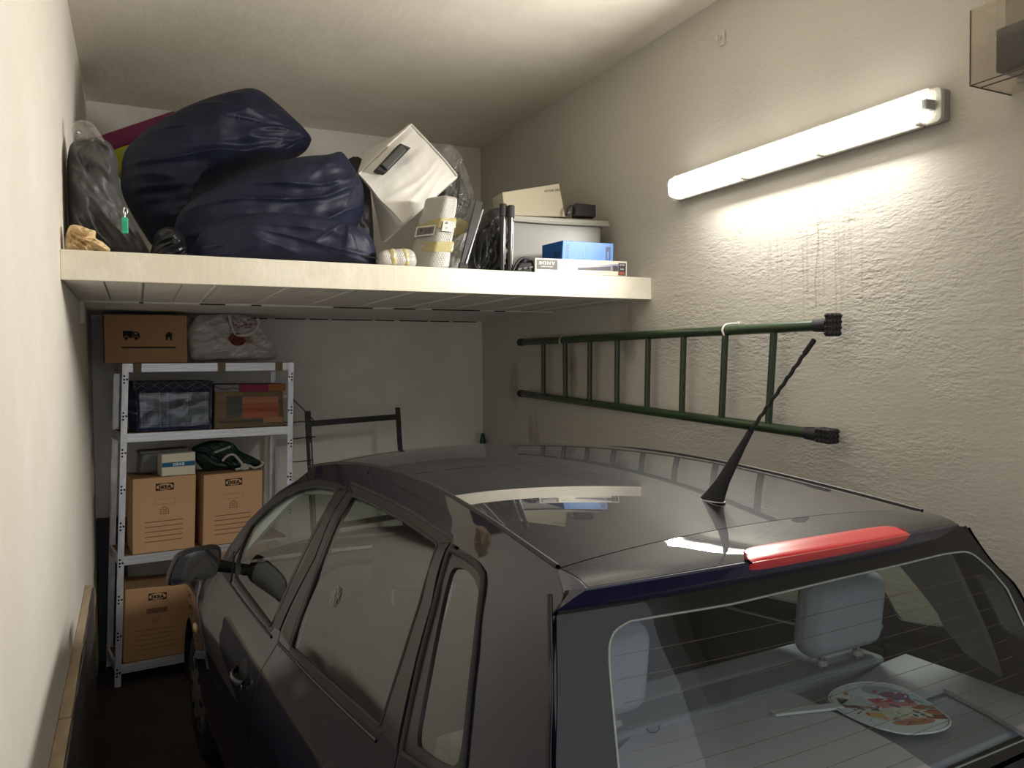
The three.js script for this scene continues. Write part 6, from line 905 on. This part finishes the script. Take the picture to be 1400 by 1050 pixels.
{ // round hand fan lying on the parcel shelf
  const Y = 0.992, toW = (q) => { car.updateMatrixWorld(); return V(loc(q)).applyMatrix4(car.matrixWorld).toArray(); };
  const rim = smooth([[0.2683, 0.992, 1.3037], [0.3134, 0.992, 1.326], [0.3804, 0.992, 1.3328], [0.4402, 0.992, 1.314], [0.4753, 0.992, 1.268], [0.4655, 0.992, 1.2045], [0.4336, 0.992, 1.1312], [0.4029, 0.992, 1.0892], [0.3536, 0.992, 1.0731], [0.2937, 0.992, 1.0841], [0.2566, 0.992, 1.1054], [0.2332, 0.992, 1.1503], [0.2282, 0.992, 1.2106], [0.2388, 0.992, 1.261]], 90), c = rim.reduce((a, b) => add(a, b, 1 / 90), [0, 0, 0]);
  const t = thing('hand_fan', 'round paper hand fan with a pale handle lying on the parcel shelf of the car', 'fan', toW(c));
  const W = rim.map((p) => toW([p[0], Y, p[2]])), C = toW([c[0], Y, c[2]]);
  const J = [0.2593, 0.992, 1.2626], H = [0.0907, 0.992, 1.3154], ax = [H[0] - J[0], H[2] - J[2]], al = Math.hypot(...ax), dir = [-ax[0] / al, -ax[1] / al];
  const plate = (k, y0, y1, uvs) => { const p = [], uv = [], ix = [], n = 90; const ringp = (kk, y) => rim.forEach((q, i) => { const m = [lerp(c[0], q[0], kk), y, lerp(c[2], q[2], kk)]; p.push(...toW(m)); const dx = m[0] - c[0], ds = m[2] - c[2]; uv.push(0.5 + (dx * dir[0] + ds * dir[1]) / 0.3, 0.5 + (-dx * dir[1] + ds * dir[0]) / 0.3); }); ringp(k, y0); ringp(k, y1); p.push(...toW([c[0], y1, c[2]])); uv.push(0.5, 0.5); p.push(...toW([c[0], y0, c[2]])); uv.push(0.5, 0.5); const flip = area(rim.map((q) => [q[0], q[2]])) > 0; for (let i = 0; i < n; i++) { const j = (i + 1) % n, T = flip ? [[i, j, n + i], [j, n + j, n + i], [n + i, n + j, 2 * n], [j, i, 2 * n + 1]] : [[j, i, n + i], [n + j, j, n + i], [n + j, n + i, 2 * n], [i, j, 2 * n + 1]]; T.forEach((a) => ix.push(...a)); } let g = new THREE.BufferGeometry(); g.setAttribute('position', new THREE.Float32BufferAttribute(p, 3)); g.setAttribute('uv', new THREE.Float32BufferAttribute(uv, 2)); g.setIndex(ix); g = g.toNonIndexed(); g.computeVertexNormals(); return g; };
  const print = canvasTex(512, 512, (x, w, h) => {
    x.fillStyle = '#dcecf2'; x.fillRect(0, 0, w, h); const blob = (c, px, py, a, b, r) => { x.fillStyle = c; x.beginPath(); x.ellipse(px, py, a, b, r, 0, 7); x.fill(); };
    for (const b of [['#e7eff0', 150, 160, 90, 60, 0.2], ['#a7b7c6', 330, 130, 80, 50, 0.4], ['#c4475a', 230, 220, 150, 34, 0.12], ['#d98a8f', 250, 250, 140, 26, 0.1], ['#8a5f90', 360, 190, 70, 40, 0.5], ['#7b5a86', 120, 220, 60, 26, 0.2], ['#e3e6dc', 300, 330, 110, 60, 0.1], ['#a5643f', 400, 300, 60, 22, 0.1], ['#b77b4f', 410, 345, 58, 20, 0.05], ['#8e5138', 390, 385, 56, 20, 0.1], ['#cfd8c8', 200, 330, 90, 50, 0.3], ['#d6b768', 160, 320, 36, 22, 0.4], ['#c98f6a', 260, 400, 90, 26, 0.05], ['#bcd9e6', 440, 240, 50, 60, 0]]) blob(...b);
    for (let i = 0; i < 60; i++) { blob(['#5a6470', '#e9efe9', '#b6545c', '#6f5a7d', '#93b1bf', '#c8a06a'][i % 6], 90 + rnd() * 340, 110 + rnd() * 300, 4 + rnd() * 20, 3 + rnd() * 9, rnd() * 3); }
    x.strokeStyle = 'rgba(40,40,50,0.55)'; x.lineWidth = 2; for (let i = 0; i < 40; i++) { const px = 100 + rnd() * 320, py = 110 + rnd() * 290; x.beginPath(); x.moveTo(px, py); x.quadraticCurveTo(px + rnd() * 40 - 20, py + rnd() * 40 - 20, px + rnd() * 60 - 30, py + rnd() * 50 - 25); x.stroke(); }
  });
  part('leaf', plate(0.965, Y - 0.001, Y + 0.0015), std({ map: print, roughness: 0.5 }), t);
  const white = std({ color: lin(0.68, 0.74, 0.76), roughness: 0.4 });
  part('rim', tube(W, 0.0024, 180, 6, true), white, t);
  const h0 = toW([H[0], Y, H[2]]), h1 = toW([J[0], Y, J[2]]); part('handle', bar(h0, h1, 0.024, 0.006, [0, 0, 1]), white, t);
  // pale grip sector and its ribs
  const inC = (k, a) => { const d = [dir[0] * Math.cos(a) - dir[1] * Math.sin(a), dir[0] * Math.sin(a) + dir[1] * Math.cos(a)]; return toW([J[0] + d[0] * k, Y + 0.0035, J[2] + d[1] * k]); };
  const N = 16, sp = [], si = []; sp.push(...inC(0.0, 0)); for (let i = 0; i <= N; i++) sp.push(...inC(0.078, -0.45 + 0.9 * i / N)); for (let i = 0; i < N; i++) si.push(0, 1 + i, 2 + i);
  const sg = new THREE.BufferGeometry(); sg.setAttribute('position', new THREE.Float32BufferAttribute(sp, 3)); sg.setIndex(si); sg.computeVertexNormals(); sg.setAttribute('uv', new THREE.Float32BufferAttribute(new Float32Array(sp.length / 3 * 2), 2)); part('grip_sector', sg, std({ color: lin(0.6, 0.7, 0.74), roughness: 0.4, side: THREE.DoubleSide }), t);
  for (let i = 0; i < 7; i++) { const a = 0.55 + i * 0.11; part('rib', bar(inC(0.012, a), inC(0.036, a), 0.0025, 0.001, [0, 1, 0]), M.black, t); }
}
scene.traverse((o) => { if (o.isMesh) { o.castShadow = true; o.receiveShadow = true; } });
renderer.render(scene, camera);
